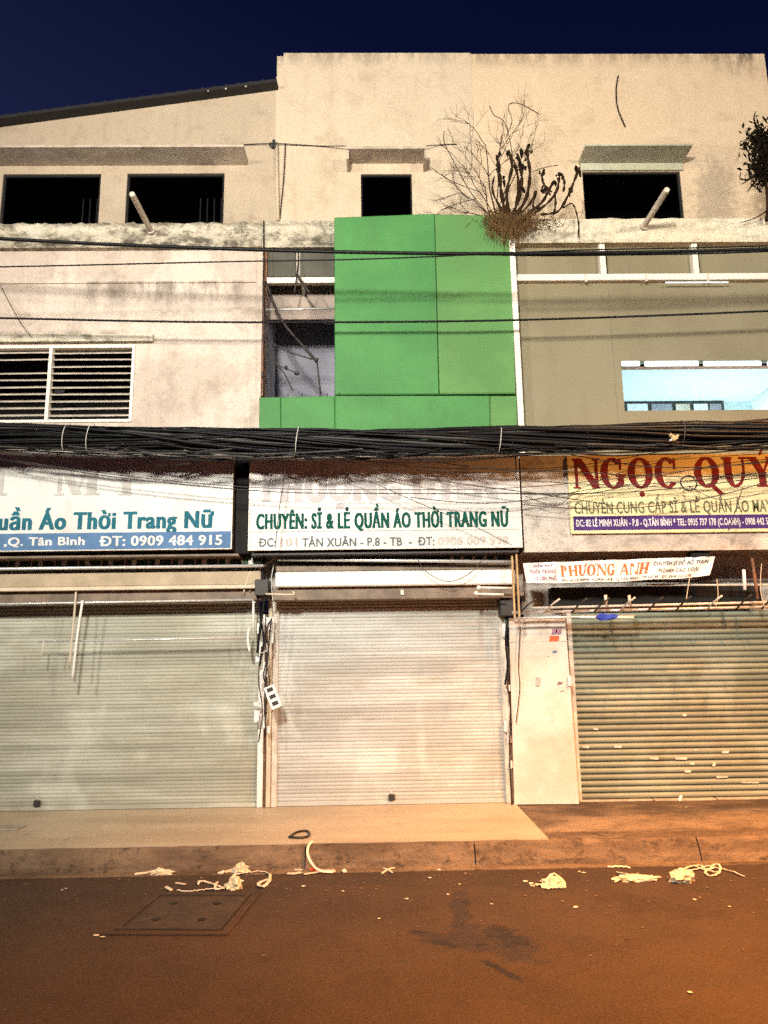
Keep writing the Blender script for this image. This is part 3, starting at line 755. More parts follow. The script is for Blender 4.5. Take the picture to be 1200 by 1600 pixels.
# ================================================================== MIDDLE BUILDING
MBD = thing('middle_building', (0.2, YW, PZ), 'narrow middle shop building with bright green cladding and a recessed balcony', 'building')
zt = (U(450, 77, Y3).z+U(1190, 88, Y3).z)/2
x742 = U(742, 250, Y3).x
mwx = box_of(564, 272, 644, 345, Y3)
ma = wall(xj3, x742, 6.8, zt, Y3, .06, [(mwx[0], mwx[1], 7.0, mwx[3]), (xj3-1, U(434, 120, Y3).x, U(434, 120, Y3).z, 12), (xj3-1, U(439, 108, Y3).x, U(439, 106, Y3).z, 12), (xj3-1, U(443, 95, Y3).x, U(443, 96, Y3).z, 12)])
mo = ma.build('upper_wall', 'plaster_up_mid', MBD)
# chipped stepped end of the parapet
p1, p2 = U(434, 128, Y3), U(447, 80, Y3)
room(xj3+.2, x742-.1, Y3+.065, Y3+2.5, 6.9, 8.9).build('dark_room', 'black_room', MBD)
f = MB(); f.box(mwx[0], mwx[0]+.02, Y3+.025, Y3+.055, 7, mwx[3]); f.box(mwx[1]-.02, mwx[1], Y3+.025, Y3+.055, 7, mwx[3]); f.box(mwx[0]+.02, mwx[1]-.02, Y3+.025, Y3+.055, mwx[3]-.02, mwx[3]); f.build('window_frame', 'black_room', MBD)
hx0, hx1 = U(541, 232, yh+.05).x, U(667, 232, yh+.05).x
h = MB().box(hx0, hx1, yh+.05, Y3-.001, zh+.02, zh+.06); ho = h.build('window_hood', 'hood', MBD)
MB().box(hx0, hx0+.035, yh+.07, Y3-.001, zh-.12, zh+.018).build('hood_cheek', 'hood', ho)
MB().box(hx1-.035, hx1, yh+.07, Y3-.001, zh-.12, zh+.018).build('hood_cheek', 'hood', ho)
MB().tube(smooth([U(380, 226, Y3-.02), U(428, 224, Y3-.04), U(500, 228, Y3-.02), U(541, 228, Y3-.1)]), .007, 5).build('wall_wire', 'wire_brown', MBD)
MB().tube(smooth([U(665, 228, Y3-.1), U(690, 226, Y3-.02), U(714, 225, Y3-.02)]), .007, 5).build('wall_wire', 'wire_brown', MBD)
MB().tube(smooth([U(446, 224, Y3-.02), U(443, 280, Y3-.03), U(437, 342, Y3-.02)]), .009, 5).build('wall_wire', 'wire_brown', MBD)
kb = MB()
for i in range(7): kb.blob(U(428+rn.uniform(-5, 5), 224+rn.uniform(-6, 6), Y3-.05), .03, (1, .7, 1), i, .3, 1)
kb.build('wire_knot', 'dark_metal', MBD)
# small ledge of the recess
xs1 = U(524, 360, 9.1).x
vs = []; fs = []; n = 26
zlc, zlcb = U(465, 343, 9.1).z, U(465, 385, 9.1).z
for k in range(n+1):
    x = xl+.004+(xs1-xl-.004)*k/n
    for (yy, zz) in ((YW+1.0, zlcb), (9.12, zlcb), (9.10+rn.uniform(-.008, .008), zlcb+.04), (9.10+rn.uniform(-.01, .01), zlc-.03), (9.13, zlc+rn.uniform(-.012, .01)), (Y3+.02, zlc)): vs.append((x, yy, zz))
for k in range(n):
    for q in range(5): fs.append((k*6+q, (k+1)*6+q, (k+1)*6+q+1, k*6+q+1))
fs += [tuple(range(6))[::-1], tuple(n*6+q for q in range(6))]
MB().add(vs, fs).build('ledge', 'ledge', MBD)
# recessed balcony
rx0, rx1 = xw+.02, U(523, 500, 9.1).x
zf = U(465, 619, YW).z
yb = 10.3
MB().box(rx0, rx1+.4, yb, yb+.1, zf, zlcb).build('balcony_back_wall', 'blue_wall', MBD)
MB().box(rx1+.02, rx1+.4, YW, yb-.002, zf, zlcb).build('balcony_side_wall', 'blue_wall', MBD)
MB().box(rx0-.01, rx0+.02, YW+.21, yb-.002, zf, zlcb).build('balcony_side_wall', 'blue_wall', MBD)
MB().box(rx0, rx1+.4, YW+.02, yb, zf-.1, zf-.003).build('balcony_floor', 'dark_metal', MBD)
za_, zb2 = U(465, 434, YW).z, U(465, 443, YW).z
MB().bbox(rx0+.02, rx1, YW-.02, YW+.06, zb2, za_, .006).build('balcony_beam', 'white_paint', MBD)
MB().box(rx0+.02, rx1+.02, YW+.30, YW+.34, U(465, 483, YW).z, zb2+.0).build('upper_infill_panel', 'pink_wall', MBD)
for (a, b) in ((418, 462), (468, 522)):
    q0, q1, q2, q3 = box_of(a, 391, b, 432, YW+.03); MB().box(q0, q1, YW+.03, YW+.045, q2, q3).build('transom_pane', 'grey_pane', MBD)
MB().bbox(U(463, 410, YW).x, U(469, 410, YW).x, YW, YW+.05, za_+.002, zlcb).build('transom_post', 'cream_metal', MBD)
MB().tube([U(411, 484, YW-.03), U(522, 482, YW-.03)], .012, 8).build('hand_rail', 'galv', MBD)
MB().bbox(U(409, 500, YW).x+.012, U(415, 500, YW).x+.012, YW-.03, YW+.02, zf, zlcb-.004).build('rusty_post', 'rust', MBD)
MB().tube([U(412, 345, 9.06), U(412, 618, 9.06)], .010, 5).build('down_wire', 'wire_brown', MBD)
# cables inside the recess
for pts, rr, nm in (([(415, 440), (440, 500), (480, 548), (495, 565)], .018, 'slack_cable'), ([(495, 562), (498, 590), (501, 615)], .012, 'slack_cable'), ([(416, 528), (440, 545), (470, 556), (493, 562)], .009, 'slack_cable'),
               ([(415, 540), (425, 560), (445, 585), (457, 610)], .009, 'slack_cable'), ([(417, 545), (435, 570), (452, 578), (462, 582)], .007, 'slack_cable'), ([(464, 352), (466, 400), (464, 430), (460, 458)], .010, 'slack_cable'), ([(465, 430), (476, 447), (484, 459)], .018, 'slack_cable'), ([(410, 590), (416, 550), (414, 500), (411, 440)], .012, 'slack_cable')):
    MB().tube(pxline(pts, 9.12, 5, .03), rr, 6).build(nm, 'wire_brown', MBD)
kb = MB(); kb.blob(U(463, 583, 9.13), .032, (1, .8, .8), 2); kb.blob(U(447, 575, 9.13), .022, (1, .8, 1.4), 4); kb.blob(U(495, 562, 9.1), .02, (1, 1, 1), 5); kb.build('wire_junction', 'dark_metal', MBD)
# green cladding panels
def panel(corners, Y, th, mat, parent=MBD, inset=.0025, name='cladding_panel'):
    P = [U(a, b, Y) for a, b in corners]      # tl, tr, br, bl
    c0_ = sum(P, Vector())/4
    P = [p+(c0_-p).normalized()*inset for p in P]
    mb = MB(); bv = .012
    Fr = [p+(c0_-p).normalized()*bv*1.4 for p in P]
    Bk = [p+Vector((0, th, 0)) for p in P]; Md = [p+Vector((0, bv, 0)) for p in P]
    vs = Fr+Md+Bk; fs = [(3, 2, 1, 0)]
    for k in range(4):
        m = (k+1) % 4; fs.append((k, m, 4+m, 4+k)); fs.append((4+k, 4+m, 8+m, 8+k))
    return mb.add(vs, fs).build(name, mat, parent)
YG = 9.0
panel([(522, 339), (679, 333), (686, 616), (523, 617)], YG, .19, 'green')
panel([(679, 334), (765, 335), (783, 380), (799, 400), (808, 615), (686, 616)], YG+.012, .17, 'green_faded') if False else None
panel([(679, 334), (797, 336), (806, 615), (686.5, 616)], YG+.014, .17, 'green_faded')
for (a, b) in ((405, 438), (438, 523), (523, 766), (766, 808)):
    panel([(a, 620 if a < 500 else 618), (b, 620 if b < 500 else 618), (b+1, 704), (a-1 if a == 405 else a+.5, 704)], YG+.006, .19, 'green' if a < 700 else 'green_faded')
mb = MB(); mb.box(xw+.03, U(803, 600, YW).x, YG+.19, YW+.3, U(600, 704, YG).z, zf-.103); mb.box(rx1+.02, U(800, 400, YW).x, YG+.19, YW+.1, zf, U(600, 345, YG).z)
mb.build('cladding_backing', 'dark_metal', MBD)
for p in ((435, 619), (450, 619), (472, 619), (500, 619), (511, 618), (530, 617)):
    MB().tube([U(p[0], p[1], YG+.0), U(p[0], p[1]-3, YG+.0)], .008, 6).build('panel_screw', 'dark_metal', MBD)
# shop level
MB().box(xw+.002, U(815, 860, YW).x, YW-.02, YW+.18, 2.55, U(600, 706, YG).z).build('fascia_wall', 'dirty_white', MBD)
mx0, mx1 = U(432, 1100, YW).x, U(789, 1100, YW).x
bt = MB().bbox(mx0, mx1, YW-.02, YW+.02, zb_, zb_+.05)
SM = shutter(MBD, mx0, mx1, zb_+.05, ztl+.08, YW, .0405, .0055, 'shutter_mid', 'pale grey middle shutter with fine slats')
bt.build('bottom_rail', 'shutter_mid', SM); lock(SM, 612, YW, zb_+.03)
MB().box(xj3, x742, 15.8, 16, PZ, zt).build('back_wall', 'plaster_up_mid', MBD)
MB().box(xj3, xj3+.16, Y3+.061, 15.8, 8.6, zt).build('side_wall', 'plaster_up_mid', MBD)

# ================================================================== RIGHT BUILDING
RB = thing('right_building', (4.5, YW, PZ), 'olive clad building on the right with a lit cyan room behind its low window', 'building')
xre = U(1196, 100, Y3).x
rwx = box_of(912, 268, 1066, 345, Y3)
wall(x742+.001, xre, 6.8, zt-.02, Y3, .06, [(rwx[0], rwx[1], 7.0, rwx[3])]).build('upper_wall', 'plaster_up_right', RB)
MB().box(xre-.16, xre, Y3+.061, 15.8, 6.8, zt-.02).build('side_wall', 'plaster_up_right', RB)
MB().box(x742, xre-.161, 15.8, 16, PZ, zt-.02).build('back_wall', 'plaster_up_right', RB)
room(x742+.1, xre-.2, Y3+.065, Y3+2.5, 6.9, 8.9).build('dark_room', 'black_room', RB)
f = MB(); f.box(rwx[0], rwx[0]+.02, Y3+.025, Y3+.055, 7, rwx[3]); f.box(rwx[1]-.03, rwx[1], Y3+.02, Y3+.055, 7, rwx[3]); f.box(rwx[0]+.02, rwx[1]-.03, Y3+.025, Y3+.055, rwx[3]-.02, rwx[3])
f.build('window_frame', 'black_room', RB)
rh0, rh1 = U(904, 258, Y3).x, U(1066, 258, Y3).x
MB().hexa([(rh0, yh, zh+.02), (rh1, yh, zh+.02), (rh1, Y3-.001, zh-.0), (rh0, Y3-.001, zh-.0), (rh0, yh, zh+.05), (rh1, yh, zh+.05), (rh1, Y3-.001, zh+.05), (rh0, Y3-.001, zh+.05)]).build('window_hood', 'hood_pale', RB)
MB().box(rh0+.02, rh1-.01, Y3-.03, Y3-.001, rwx[3]+.005, zh-.003).build('window_lintel', 'hood_pale', RB)
# ledge
xr0 = U(797, 360, 9.1).x
vs = []; fs = []; n = 90
zlr, zlrb = U(1000, 339, 9.1).z, U(1000, 378, 9.1).z
for k in range(n+1):
    x = xr0+(9-xr0)*k/n
    for (yy, zz) in ((YW+.3, zlrb), (9.11, zlrb), (9.095+rn.uniform(-.005, .005), zlrb+.04), (9.10+rn.uniform(-.008, .008), zlr-.03), (9.13, zlr+rn.uniform(-.014, .008)), (Y3+.02, zlr)): vs.append((x, yy, zz))
for k in range(n):
    for q in range(5): fs.append((k*6+q, (k+1)*6+q, (k+1)*6+q+1, k*6+q+1))
fs += [tuple(range(6))[::-1], tuple(n*6+q for q in range(6))]
MB().add(vs, fs).build('ledge', 'ledge_right', RB)
MB().box(rx1+.02, xr0, 9.14, Y3+.02, zlr-.06, zlr-.012).build('ledge_behind_cladding', 'ledge_right', RB)
spout(1006, 354, RB)
# white frame
pa, pb = (U(799, 380, 9.04), U(814, 668, 9.04))
MB().hexa([(pb.x-.035, 9.0, 3.6), (pb.x+.035, 9.0, 3.6), (pb.x+.035, YW+.1, 3.6), (pb.x-.035, YW+.1, 3.6), (pa.x-.035, 9.0, zlrb+.02), (pa.x+.035, 9.0, zlrb+.02), (pa.x+.035, YW+.1, zlrb+.02), (pa.x-.035, YW+.1, zlrb+.02)]).build('corner_pilaster', 'white_paint', RB)
ox0 = U(806, 500, YW).x+.05
zra, zrb = U(1000, 430, YW-.03).z, U(1000, 440, YW-.03).z
MB().bbox(ox0-.02, 9, YW-.08, YW+.04, zrb, zra, .008).build('transom_rail', 'white_paint', RB)
for (a, b) in ((803, 935), (948, 1079), (1092, 1230), (1244, 1390)):
    q = box_of(a, 385, b, 430, YW+.05); MB().box(q[0] if a > 803 else ox0-.02, q[1], YW+.03, YW+.05, zra-.002, zlrb+.002).build('transom_pane', 'olive', RB)
for a in (940, 1084, 1238):
    q = U(a, 408, YW).x; MB().bbox(q-.038, q+.038, YW-.06, YW+.06, zra+.001, zlrb-.002, .006).build('transom_post', 'white_paint', RB)
for a in (916, 1010, 1107): q = U(a, 437, YW-.09); MB().bbox(q.x-.012, q.x+.012, YW-.095, YW-.05, zrb-.03, zra-.01, .003).build('rail_clip', 'cream_metal', RB)
MB().tube([U(1040, 441.5, YW-.1), U(1138, 441, YW-.1)], .008, 8).build('bright_strip', 'strip_glow', RB)  # thin strip below the rail with its own glow
# olive wall with the opening
o0, o1 = U(973, 600, YW).x, U(1330, 600, YW).x
oz1 = U(1085, 563, YW).z; oz0 = U(1085, 641, YW).z
zob = 3.6
olw = wall(ox0-.02, 9, zob, zrb-.001, YW, .12, [(o0, o1, oz0, oz1)])
olw.build('olive_wall', 'olive', RB)
q = U(958, 550, YW).x
MB().box(q-.006, q+.006, YW-.006, YW-.0005, zob, zrb-.05).build('wall_joint_strip', 'olive', RB)
# lit room
ry1 = 10.65
cz0 = oz1-.055
mb = MB(); mb.quad((o0-.3, ry1, cz0), (o1+.6, ry1, cz0), (o1+.6, YW+.125, cz0+.02), (o0-.3, YW+.125, cz0+.02)); mb.build('room_ceiling', 'room_cyan', RB)
mb = MB(); mb.quad((o0-.3, ry1, 3.3), (o1+.6, ry1, 3.3), (o1+.6, ry1, cz0), (o0-.3, ry1, cz0)); mb.quad((o0-.3, YW+.125, 3.3), (o0-.3, ry1, 3.3), (o0-.3, ry1, cz0), (o0-.3, YW+.125, cz0)); mb.build('room_wall', 'room_cyan', RB)
xs_ = U(1172, 615, ry1).x
mb = MB(); mb.hexa([(xs_, YW+.9, 3.3), (xs_+.1, YW+.9, 3.3), (xs_+.1, ry1-.002, 3.3), (xs_, ry1-.002, 3.3), (xs_, YW+.9, cz0-.002), (xs_+.1, YW+.9, cz0-.002), (xs_+.1, ry1-.002, cz0-.002), (xs_, ry1-.002, cz0-.002)])
mb.build('room_partition', 'room_white', RB)
mb = MB().box(o0-.3, o1+.6, YW+.125, ry1, 3.25, 3.3); mb.build('room_floor', 'room_white', RB)
dk = box_of(978, 627, 1130, 640, ry1-.02)
MB().box(dk[0]-.25, dk[1], ry1-.04, ry1-.01, dk[2]-.5, dk[3]).build('room_cabinet', 'dark_metal', RB)
for (a, b, mt) in ((980, 1012, 'room_white'), (1018, 1050, 'blue_wall'), (1056, 1078, 'cream_metal'), (1084, 1106, 'room_white'), (1109, 1127, 'blue_wall')):
    e = box_of(a, 631, b, 646, ry1-.05); MB().bbox(e[0], e[1], ry1-.06, ry1-.045, e[2]-.2, e[3], .004).build('cabinet_picture', mt, RB)
for (a, b) in ((972, 1000), (1008, 1092), (1100, 1190), (1200, 1290)):  # bright slots over the opening, put in as glowing bars
    e = box_of(a, 564, b, 571, YW+.0); MB().bbox(e[0], e[1], YW+.0, YW+.03, e[2], e[3], .008).build('glow_slot', 'tube_slot_glow', RB)
e = U(1085, 572, YW).z; MB().box(o0+.001, o1-.001, YW+.002, YW+.10, e-.006, e).build('slot_rail', 'rust', RB)
MB().tube([(xs_+.55, YW+.55, cz0-.12), (xs_+1.75, YW+.55, cz0-.12)], .03, 10).build('ceiling_tube', 'tube_slot_glow', RB)
ld = bpy.data.lights.new('room_light', 'AREA'); ld.energy = 480; ld.color = (0.70, 0.90, 1.0); ld.shape = 'RECTANGLE'; ld.size = 1.2; ld.size_y = .1
lo = bpy.data.objects.new('room_light', ld); col.objects.link(lo); lo.parent = RB; lo.location = Vector((xs_+1.1, YW+.5, cz0-.17))-origin_of(RB)
ld2 = bpy.data.lights.new('room_light', 'POINT'); ld2.energy = 170; ld2.color = (0.74, 0.93, 1.0); ld2.shadow_soft_size = .12
lo2 = bpy.data.objects.new('room_light', ld2); col.objects.link(lo2); lo2.parent = RB; lo2.location = Vector((xs_-.9, YW+.55, 3.5))-origin_of(RB)
# walls beside and above the ribbed shutter
yr = 9.32
q0 = U(817, 900, YW).x
MB().box(q0, 9, yr+.02, yr+.2, U(1000, 958, yr).z, zob-.002).build('fascia_wall', 'dirty_white', RB)
MB().box(q0+.02, U(890, 1100, YW).x, yr+.02, yr+.2, PZ-.02, U(1000, 958, yr).z-.002).build('return_wall', 'dirty_white', RB)
MB().box(9, 9.2, YW, 16, PZ, zlrb).build('side_wall', 'olive', RB)
sx0 = U(897, 1100, yr).x
zs0, zs1 = U(1050, 1246, yr).z, U(1050, 955, yr).z
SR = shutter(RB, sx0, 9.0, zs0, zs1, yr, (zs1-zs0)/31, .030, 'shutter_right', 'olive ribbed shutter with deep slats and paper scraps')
for (a, b, c_, d) in ((960, 1163, 972, 1169), (1015, 1182, 1029, 1187), (1056, 1182, 1074, 1187), (1128, 1173, 1140, 1177), (1070, 1203, 1080, 1207), (1113, 1191, 1119, 1197), (910, 1165, 922, 1169), (1078, 1191, 1085, 1195), (1120, 1212, 1138, 1215), (1158, 1221, 1186, 1224), (1067, 1115, 1073, 1119), (1085, 1170, 1090, 1173), (927, 1137, 935, 1141)):
    e = box_of(a, b, c_, d, yr-.036)
    p = [Vector((e[0]+rn.uniform(-.01, .01), yr-.036, e[3])), Vector((e[1], yr-.034, e[3]-rn.uniform(0, .01))), Vector((e[1]-rn.uniform(0, .02), yr-.036, e[2])), Vector((e[0], yr-.034, e[2]+rn.uniform(-.006, .01)))]
    mb = MB(); mb.add(p+[v+Vector((0, .002, 0)) for v in p], [(3, 2, 1, 0), (0, 1, 5, 4), (1, 2, 6, 5), (2, 3, 7, 6), (3, 0, 4, 7)]); mb.build('torn_sticker', 'cream_metal', SR)
xs0 = sx0-.05
for k, (a, b) in enumerate(((905, 1020), (1022, 1118), (1121, 1250), (1253, 1400))):
    e = box_of(a, 1248, b, 1259, yr-.06); MB().bbox(U(a, 1253, yr-.06).x, U(b, 1253, yr-.06).x, yr-.08-.02*(k % 2), yr+.05, .17, zs0-.004, .008).build('sill_stone', 'stone_sill', RB)
MB().bbox(U(889, 1100, YW).x, U(895, 1100, YW).x, yr-.06, yr+.02, PZ-.01, zs1, .005).build('shutter_guide', 'brown_metal', RB)
MB().bbox(U(895.6, 1100, YW).x, sx0+.02, yr-.035, yr+.02, PZ-.01, zs1, .005).build('shutter_guide', 'cream_metal', RB)
# ================================================================== SIGN BOARDS
YS = 8.6
def sign(name, label, cat, px0, py0, px1, py1, depth, face, frame, border=.02, clip0=None):
    x0, x1, z0, z1 = box_of(px0, py0, px1, py1, YS)
    if clip0 is not None: x0 = clip0
    t = thing(name, ((x0+x1)/2, YS+depth, z0), label, cat)
    MB().box(x0+.004, x1-.004, YS+.012, YS+depth, z0+.004, z1-.004).build('sign_box', 'brown_metal', t)
    MB().box(x0+border, x1-border, YS, YS+.011, z0+border, z1-border).build('sign_face', face, t)
    if frame:
        f = MB(); f.box(x0, x1, YS-.012, YS+.013, z0, z0+border); f.box(x0, x1, YS-.012, YS+.013, z1-border, z1)
        f.box(x0, x0+border, YS-.012, YS+.013, z0+border, z1-border); f.box(x1-border, x1, YS-.012, YS+.013, z0+border, z1-border); f.build('frame', frame, t)
    return t, (x0, x1, z0, z1)
YT = YS-.003
SGL, e = sign('shop_sign', 'white shop sign with teal Thời Trang Nữ lettering and a blue phone strip', 'sign', -300, 703, 364, 862, .5, 'sign_left', 'cream_metal', .012, clip0=-8.9)
q = box_of(0, 832, 362, 859, YT-.001); MB().box(-8.85, e[1]-.014, YT-.001, YT+.002, q[2], q[3]).build('phone_strip', 'blue_strip', SGL)
print_text('Quần Áo Thời Trang Nữ', -32, 334, 826, 800, YT, 'teal_ink', SGL, .048)
print_text(',Q. Tân Bình', 6, 132, 852, 839.5, YT-.003, 'white_ink', SGL, .03)
print_text('ĐT: 0909 484 915', 155, 347, 852, 837, YT-.003, 'white_ink', SGL, .03)
serif_text('T', -40, 25, 774, 722, YT, 'ghost_left', SGL, name='faded_letter')
serif_text('M', 84, 152, 774, 724, YT, 'ghost_left', SGL, name='faded_letter')
serif_text('Y', 172, 220, 774, 720, YT, 'ghost_left', SGL, name='faded_letter')
SGM, e = sign('shop_sign', 'white middle shop sign with dark green Chuyên Sỉ lettering between two columns', 'sign', 389, 712, 813, 858, .5, 'sign_mid', 'white_paint', .022)
def grime_shade(*a): pass
print_text('PHƯỢNG UYÊN', 410, 778, 781, 740, YT, 'ghost_mid', SGM, .075, name='faded_lettering')
print_text('CHUYÊN: SỈ & LẺ QUẦN ÁO THỜI TRANG NỮ', 400, 796, 824.5, 801, YT, 'green_ink', SGM, .06)
z = U(600, 829, YT); MB().box(e[0]+.03, e[1]-.03, YT, YT+.002, z.z-.004, z.z+.004).build('rule', 'rule', SGM)
print_text('ĐC:', 404, 431, 854, 841, YT, 'grey_ink', SGM, .02)
print_text('101', 438, 465, 853.5, 840.5, YT, 'ghost_num', SGM, .03, name='faded_number')
print_text('TÂN XUÂN - P.8 - TB  -  ĐT:', 472, 679, 853, 840, YT, 'grey_ink', SGM, .025)
print_text('0908 009 998', 684, 795, 851, 838.5, YT, 'ghost_num', SGM, .03, name='faded_number')
# right: white painted board box with the yellow sign screwed on
SBX, e = sign('sign_backing', 'long dirty white sign box under the cables on the right', 'sign box', 816, 709, 1500, 859, .6, 'dirty_white', None, .0)
SGR = thing('shop_sign', (U(1200, 768, YS-.05).x, YS, e[2]+.2), 'yellow shop sign with large maroon serif name and purple strip', 'sign')
q = box_of(889, 709, 1420, 831, YS-.04)
MB().bbox(q[0], U(1400, 768, YS-.04).x, YS-.04, YS-.002, q[2], q[3], .004).build('sign_face', 'sign_yellow', SGR)
YR = YS-.043
sp = box_of(896, 804, 1400, 826, YR); MB().box(sp[0], U(1395, 800, YR).x, YR, YR+.004, sp[2], sp[3]).build('purple_strip', 'purple', SGR)
serif_text('NGOC QUY', 896, 1212, 762, 715, YR, 'red_ink', SGR, marks=(('dot', 2), ('acute', 7)), gap=.05)
print_text('CHUYÊN CUNG CẤP SỈ & LẺ QUẦN ÁO MAY SẴN', 898, 1240, 801, 783, YR, 'olive_ink', SGR, .022)
print_text('ĐC: 82 LÊ MINH XUÂN - P.8 - Q.TÂN BÌNH * TEL: 0935 737 178 (C.OANH) - 0908 442 552 (A.QUÝ)', 900, 1240, 821, 810.5, YR-.002, 'white_ink', SGR, .03)
# black block put in for the shade between the first two signs
c0_ = U(377, 780, YS).x
MB().box(U(366, 780, YS).x, U(388, 780, YS).x, YS+.12, YW-.03, U(377, 862, YS).z, U(377, 690, YS).z).build('gap_dark', 'black_room', None)
gp_ = bpy.data.objects['gap_dark']; tag(gp_, 'black block put in for the shaded gap between the left and middle shop signs', 'post')
# soffits (the underside of the signs)
for (n_, a, b, mt, lb) in (('soffit_board', -700, 372, 'brown_metal', 'stained brown soffit board under the left shop sign'), ('soffit_board', 392, 812, 'dark_metal', 'dark soffit board under the middle shop sign'), ('soffit_board', 818, 1700, 'brown_metal', 'brown soffit board under the dirty white sign box on the right')):
    x0, x1 = max(-8.8, U(a, 862, YS).x), min(8.9, U(b, 862, YS).x); zz = U(600, 861, YS).z
    tag(MB().bbox(x0, x1, YS+.03, YW-.03, zz-.03, zz-.004, .004).build(n_, mt), lb, 'board')

# ================================================================== AWNINGS
yA = 8.86
def awning(label, pxa, pxb, xa=None):
    x0 = U(pxa, 880, yA).x if xa is None else xa; x1 = U(pxb, 880, yA).x
    t = thing('folded_awning', ((x0+x1)/2, YW-.05, U(600, 935, yA).z), label, 'awning')
    return t, x0, x1
t, x0, x1 = awning('long tan folded awning with striped green valance above the wide left shutter', 0, 411, -8.8)
zT = U(300, 887, yA).z
MB().tube([(x0, yA-.10, zT), (x1+.02, yA-.10, zT-.0)], .018, 10).build('front_bar', 'galv', t)
MB().bbox(x0, x1-.02, yA-.02, YW-.04, U(300, 915, yA).z, U(300, 893, yA).z, .01).build('folded_cloth', 'tan_cloth', t)
MB().bbox(x0, x1-.02, yA-.05, YW-.04, U(300, 921, yA).z, U(300, 915, yA).z-.002, .005).build('bottom_rail', 'tan_light', t)
MB().bbox(x0, x1-.02, yA+.03, YW-.04, U(300, 938, yA).z, U(300, 921, yA).z-.002, .005).build('housing', 'brown_metal', t)
zv1, zv0 = U(300, 871, YS+.3).z, U(300, 886, YS+.3).z
v = MB().box(x0, x1-.03, YS+.30, YS+.31, zv0, zv1).build('valance', 'awning_green', t)
k = 0; px_ = 392
while px_ > -40:
    q = U(px_, 880, YS+.295); MB().bbox(q.x-.028, q.x+.028, YS+.29, YS+.298, zv0, zv1-.02, .003).build('valance_stripe', 'cloth_white', v); 
    q2 = U(px_-14, 880, YS+.295); MB().box(q2.x-.008, q2.x+.008, YS+.29, YS+.298, zv0, zv1-.01).build('valance_stripe', 'tan_light', v)
    px_ -= 36.5
t, x0, x1 = awning('white folded awning with a bright front bar above the middle shutter', 431, 803)
zT = U(600, 878, yA).z
MB().tube([(x0+.03, yA-.1, zT+.03), (x1-.02, yA-.1, zT-.03)], .019, 10).build('front_bar', 'galv', t)
MB().bbox(x0, x1-.02, yA+.0, YW-.04, U(600, 892, yA).z, U(600, 882, yA).z, .01).build('arm_box', 'brown_metal', t)
MB().bbox(x0, x1, yA-.06, YW-.04, U(600, 916, yA).z, U(600, 893, yA).z, .014).build('folded_cloth', 'cloth_white', t)
MB().bbox(x0-.03, x1-.02, yA+.02, YW-.04, U(600, 936, yA).z, U(600, 917, yA).z, .006).build('housing', 'brown_metal', t)
MB().bbox(U(626, 926, yA).x, U(631, 926, yA).x, yA, yA+.018, U(600, 930, yA).z, U(600, 922, yA).z, .003).build('bolt_plate', 'white_paint', t)
zv1, zv0 = U(700, 866, YS+.34).z, U(700, 875, YS+.34).z
v = MB().box(U(690, 870, YS+.34).x, x1-.06, YS+.34, YS+.35, zv0, zv1).build('valance', 'awning_green', t)
for px_ in (706, 722, 740, 758, 775): q = U(px_, 870, YS+.33); MB().box(q.x-.018, q.x+.018, YS+.33, YS+.339, zv0, zv1-.01).build('valance_stripe', 'cloth_white', v)

# rails, rods and hanging bars in front of the shutters
def rod(name, pts, Y, r_, mat, label, cat, group=None, n=8, extra=None):
    P = pxline(pts, Y, 4) if len(pts) > 2 else [U(a, b, Y) for a, b in pts]
    mb = MB().tube(P, r_, n)
    if extra: extra(mb)
    return tag(mb.build(name, mat), label, cat, group)
yH = 8.95
hr = thing('hanger_rail', U(200, 941, yH), 'long white hanger rail with clips across the top of the left shutter', 'rail')
MB().bbox(-8.6, U(400, 940, yH).x, yH, yH+.02, U(300, 943, yH).z, U(300, 934, yH).z, .004).build('rail', 'galv', hr)
MB().tube([U(-300, 949, yH-.06), U(396, 937, yH-.06)], .012, 8).build('rail_bar', 'galv', hr)
for px_ in (4, 58, 110, 166, 218, 272, 327, 380): q = U(px_, 938, yH); MB().bbox(q.x-.016, q.x+.016, yH-.012, yH-.002, q.z-.028, q.z+.03, .004).build('clip', 'cloth_white', hr)
rod('hanging_bar', [(60, 1003), (392, 996)], 8.9, .010, 'galv', 'thin horizontal bar hung in front of the left shutter', 'bar')
rod('drop_rod', [(396, 939), (396, 990)], 8.9, .013, 'cloth_white', 'white drop rod at the right end of the hanger rail', 'rod')
rod('capsule_handle', [(389, 981), (387, 999), (390, 1018)], 8.88, .014, 'cloth_white', 'white curved handle beside the drop rod', 'handle')
rod('drop_rod', [(121, 896), (116, 960), (108, 1044)], 8.86, .013, 'tan_light', 'long tan rod hanging down in front of the left shutter', 'rod')
rod('drop_rod', [(129, 938), (120, 1000), (113, 1062)], 8.84, .015, 'cloth_white', 'pale twisted rod hanging just right of the long tan rod', 'rod')
rod('drop_rod', [(68, 1002), (66, 1026)], 8.86, .010, 'cream_metal', 'short stub hanging from the left end of the thin bar', 'rod')
rod('support_rod', [(747, 918), (800, 919)], 8.72, .013, 'cloth_white', 'upper of two short white rods under the right end of the middle awning', 'rod', extra=lambda m: m.blob(U(748, 918, 8.72), .026, seed=1, amp=.05))
rod('support_rod', [(743, 928), (787, 929)], 8.72, .013, 'cloth_white', 'lower of two short white rods under the right end of the middle awning', 'rod', extra=lambda m: m.blob(U(744, 927, 8.72), .026, seed=2, amp=.05))
rod('support_rod', [(415, 928), (457, 929), (457, 924)], 8.72, .011, 'tan_light', 'bent pale rod under the left end of the middle awning', 'rod')
rod('wire_loop', [(652, 873), (668, 895), (702, 909), (735, 895), (752, 876)], 8.66, .004, 'wire_grey', 'thin grey wire hanging in a loop over the white awning', 'wire')

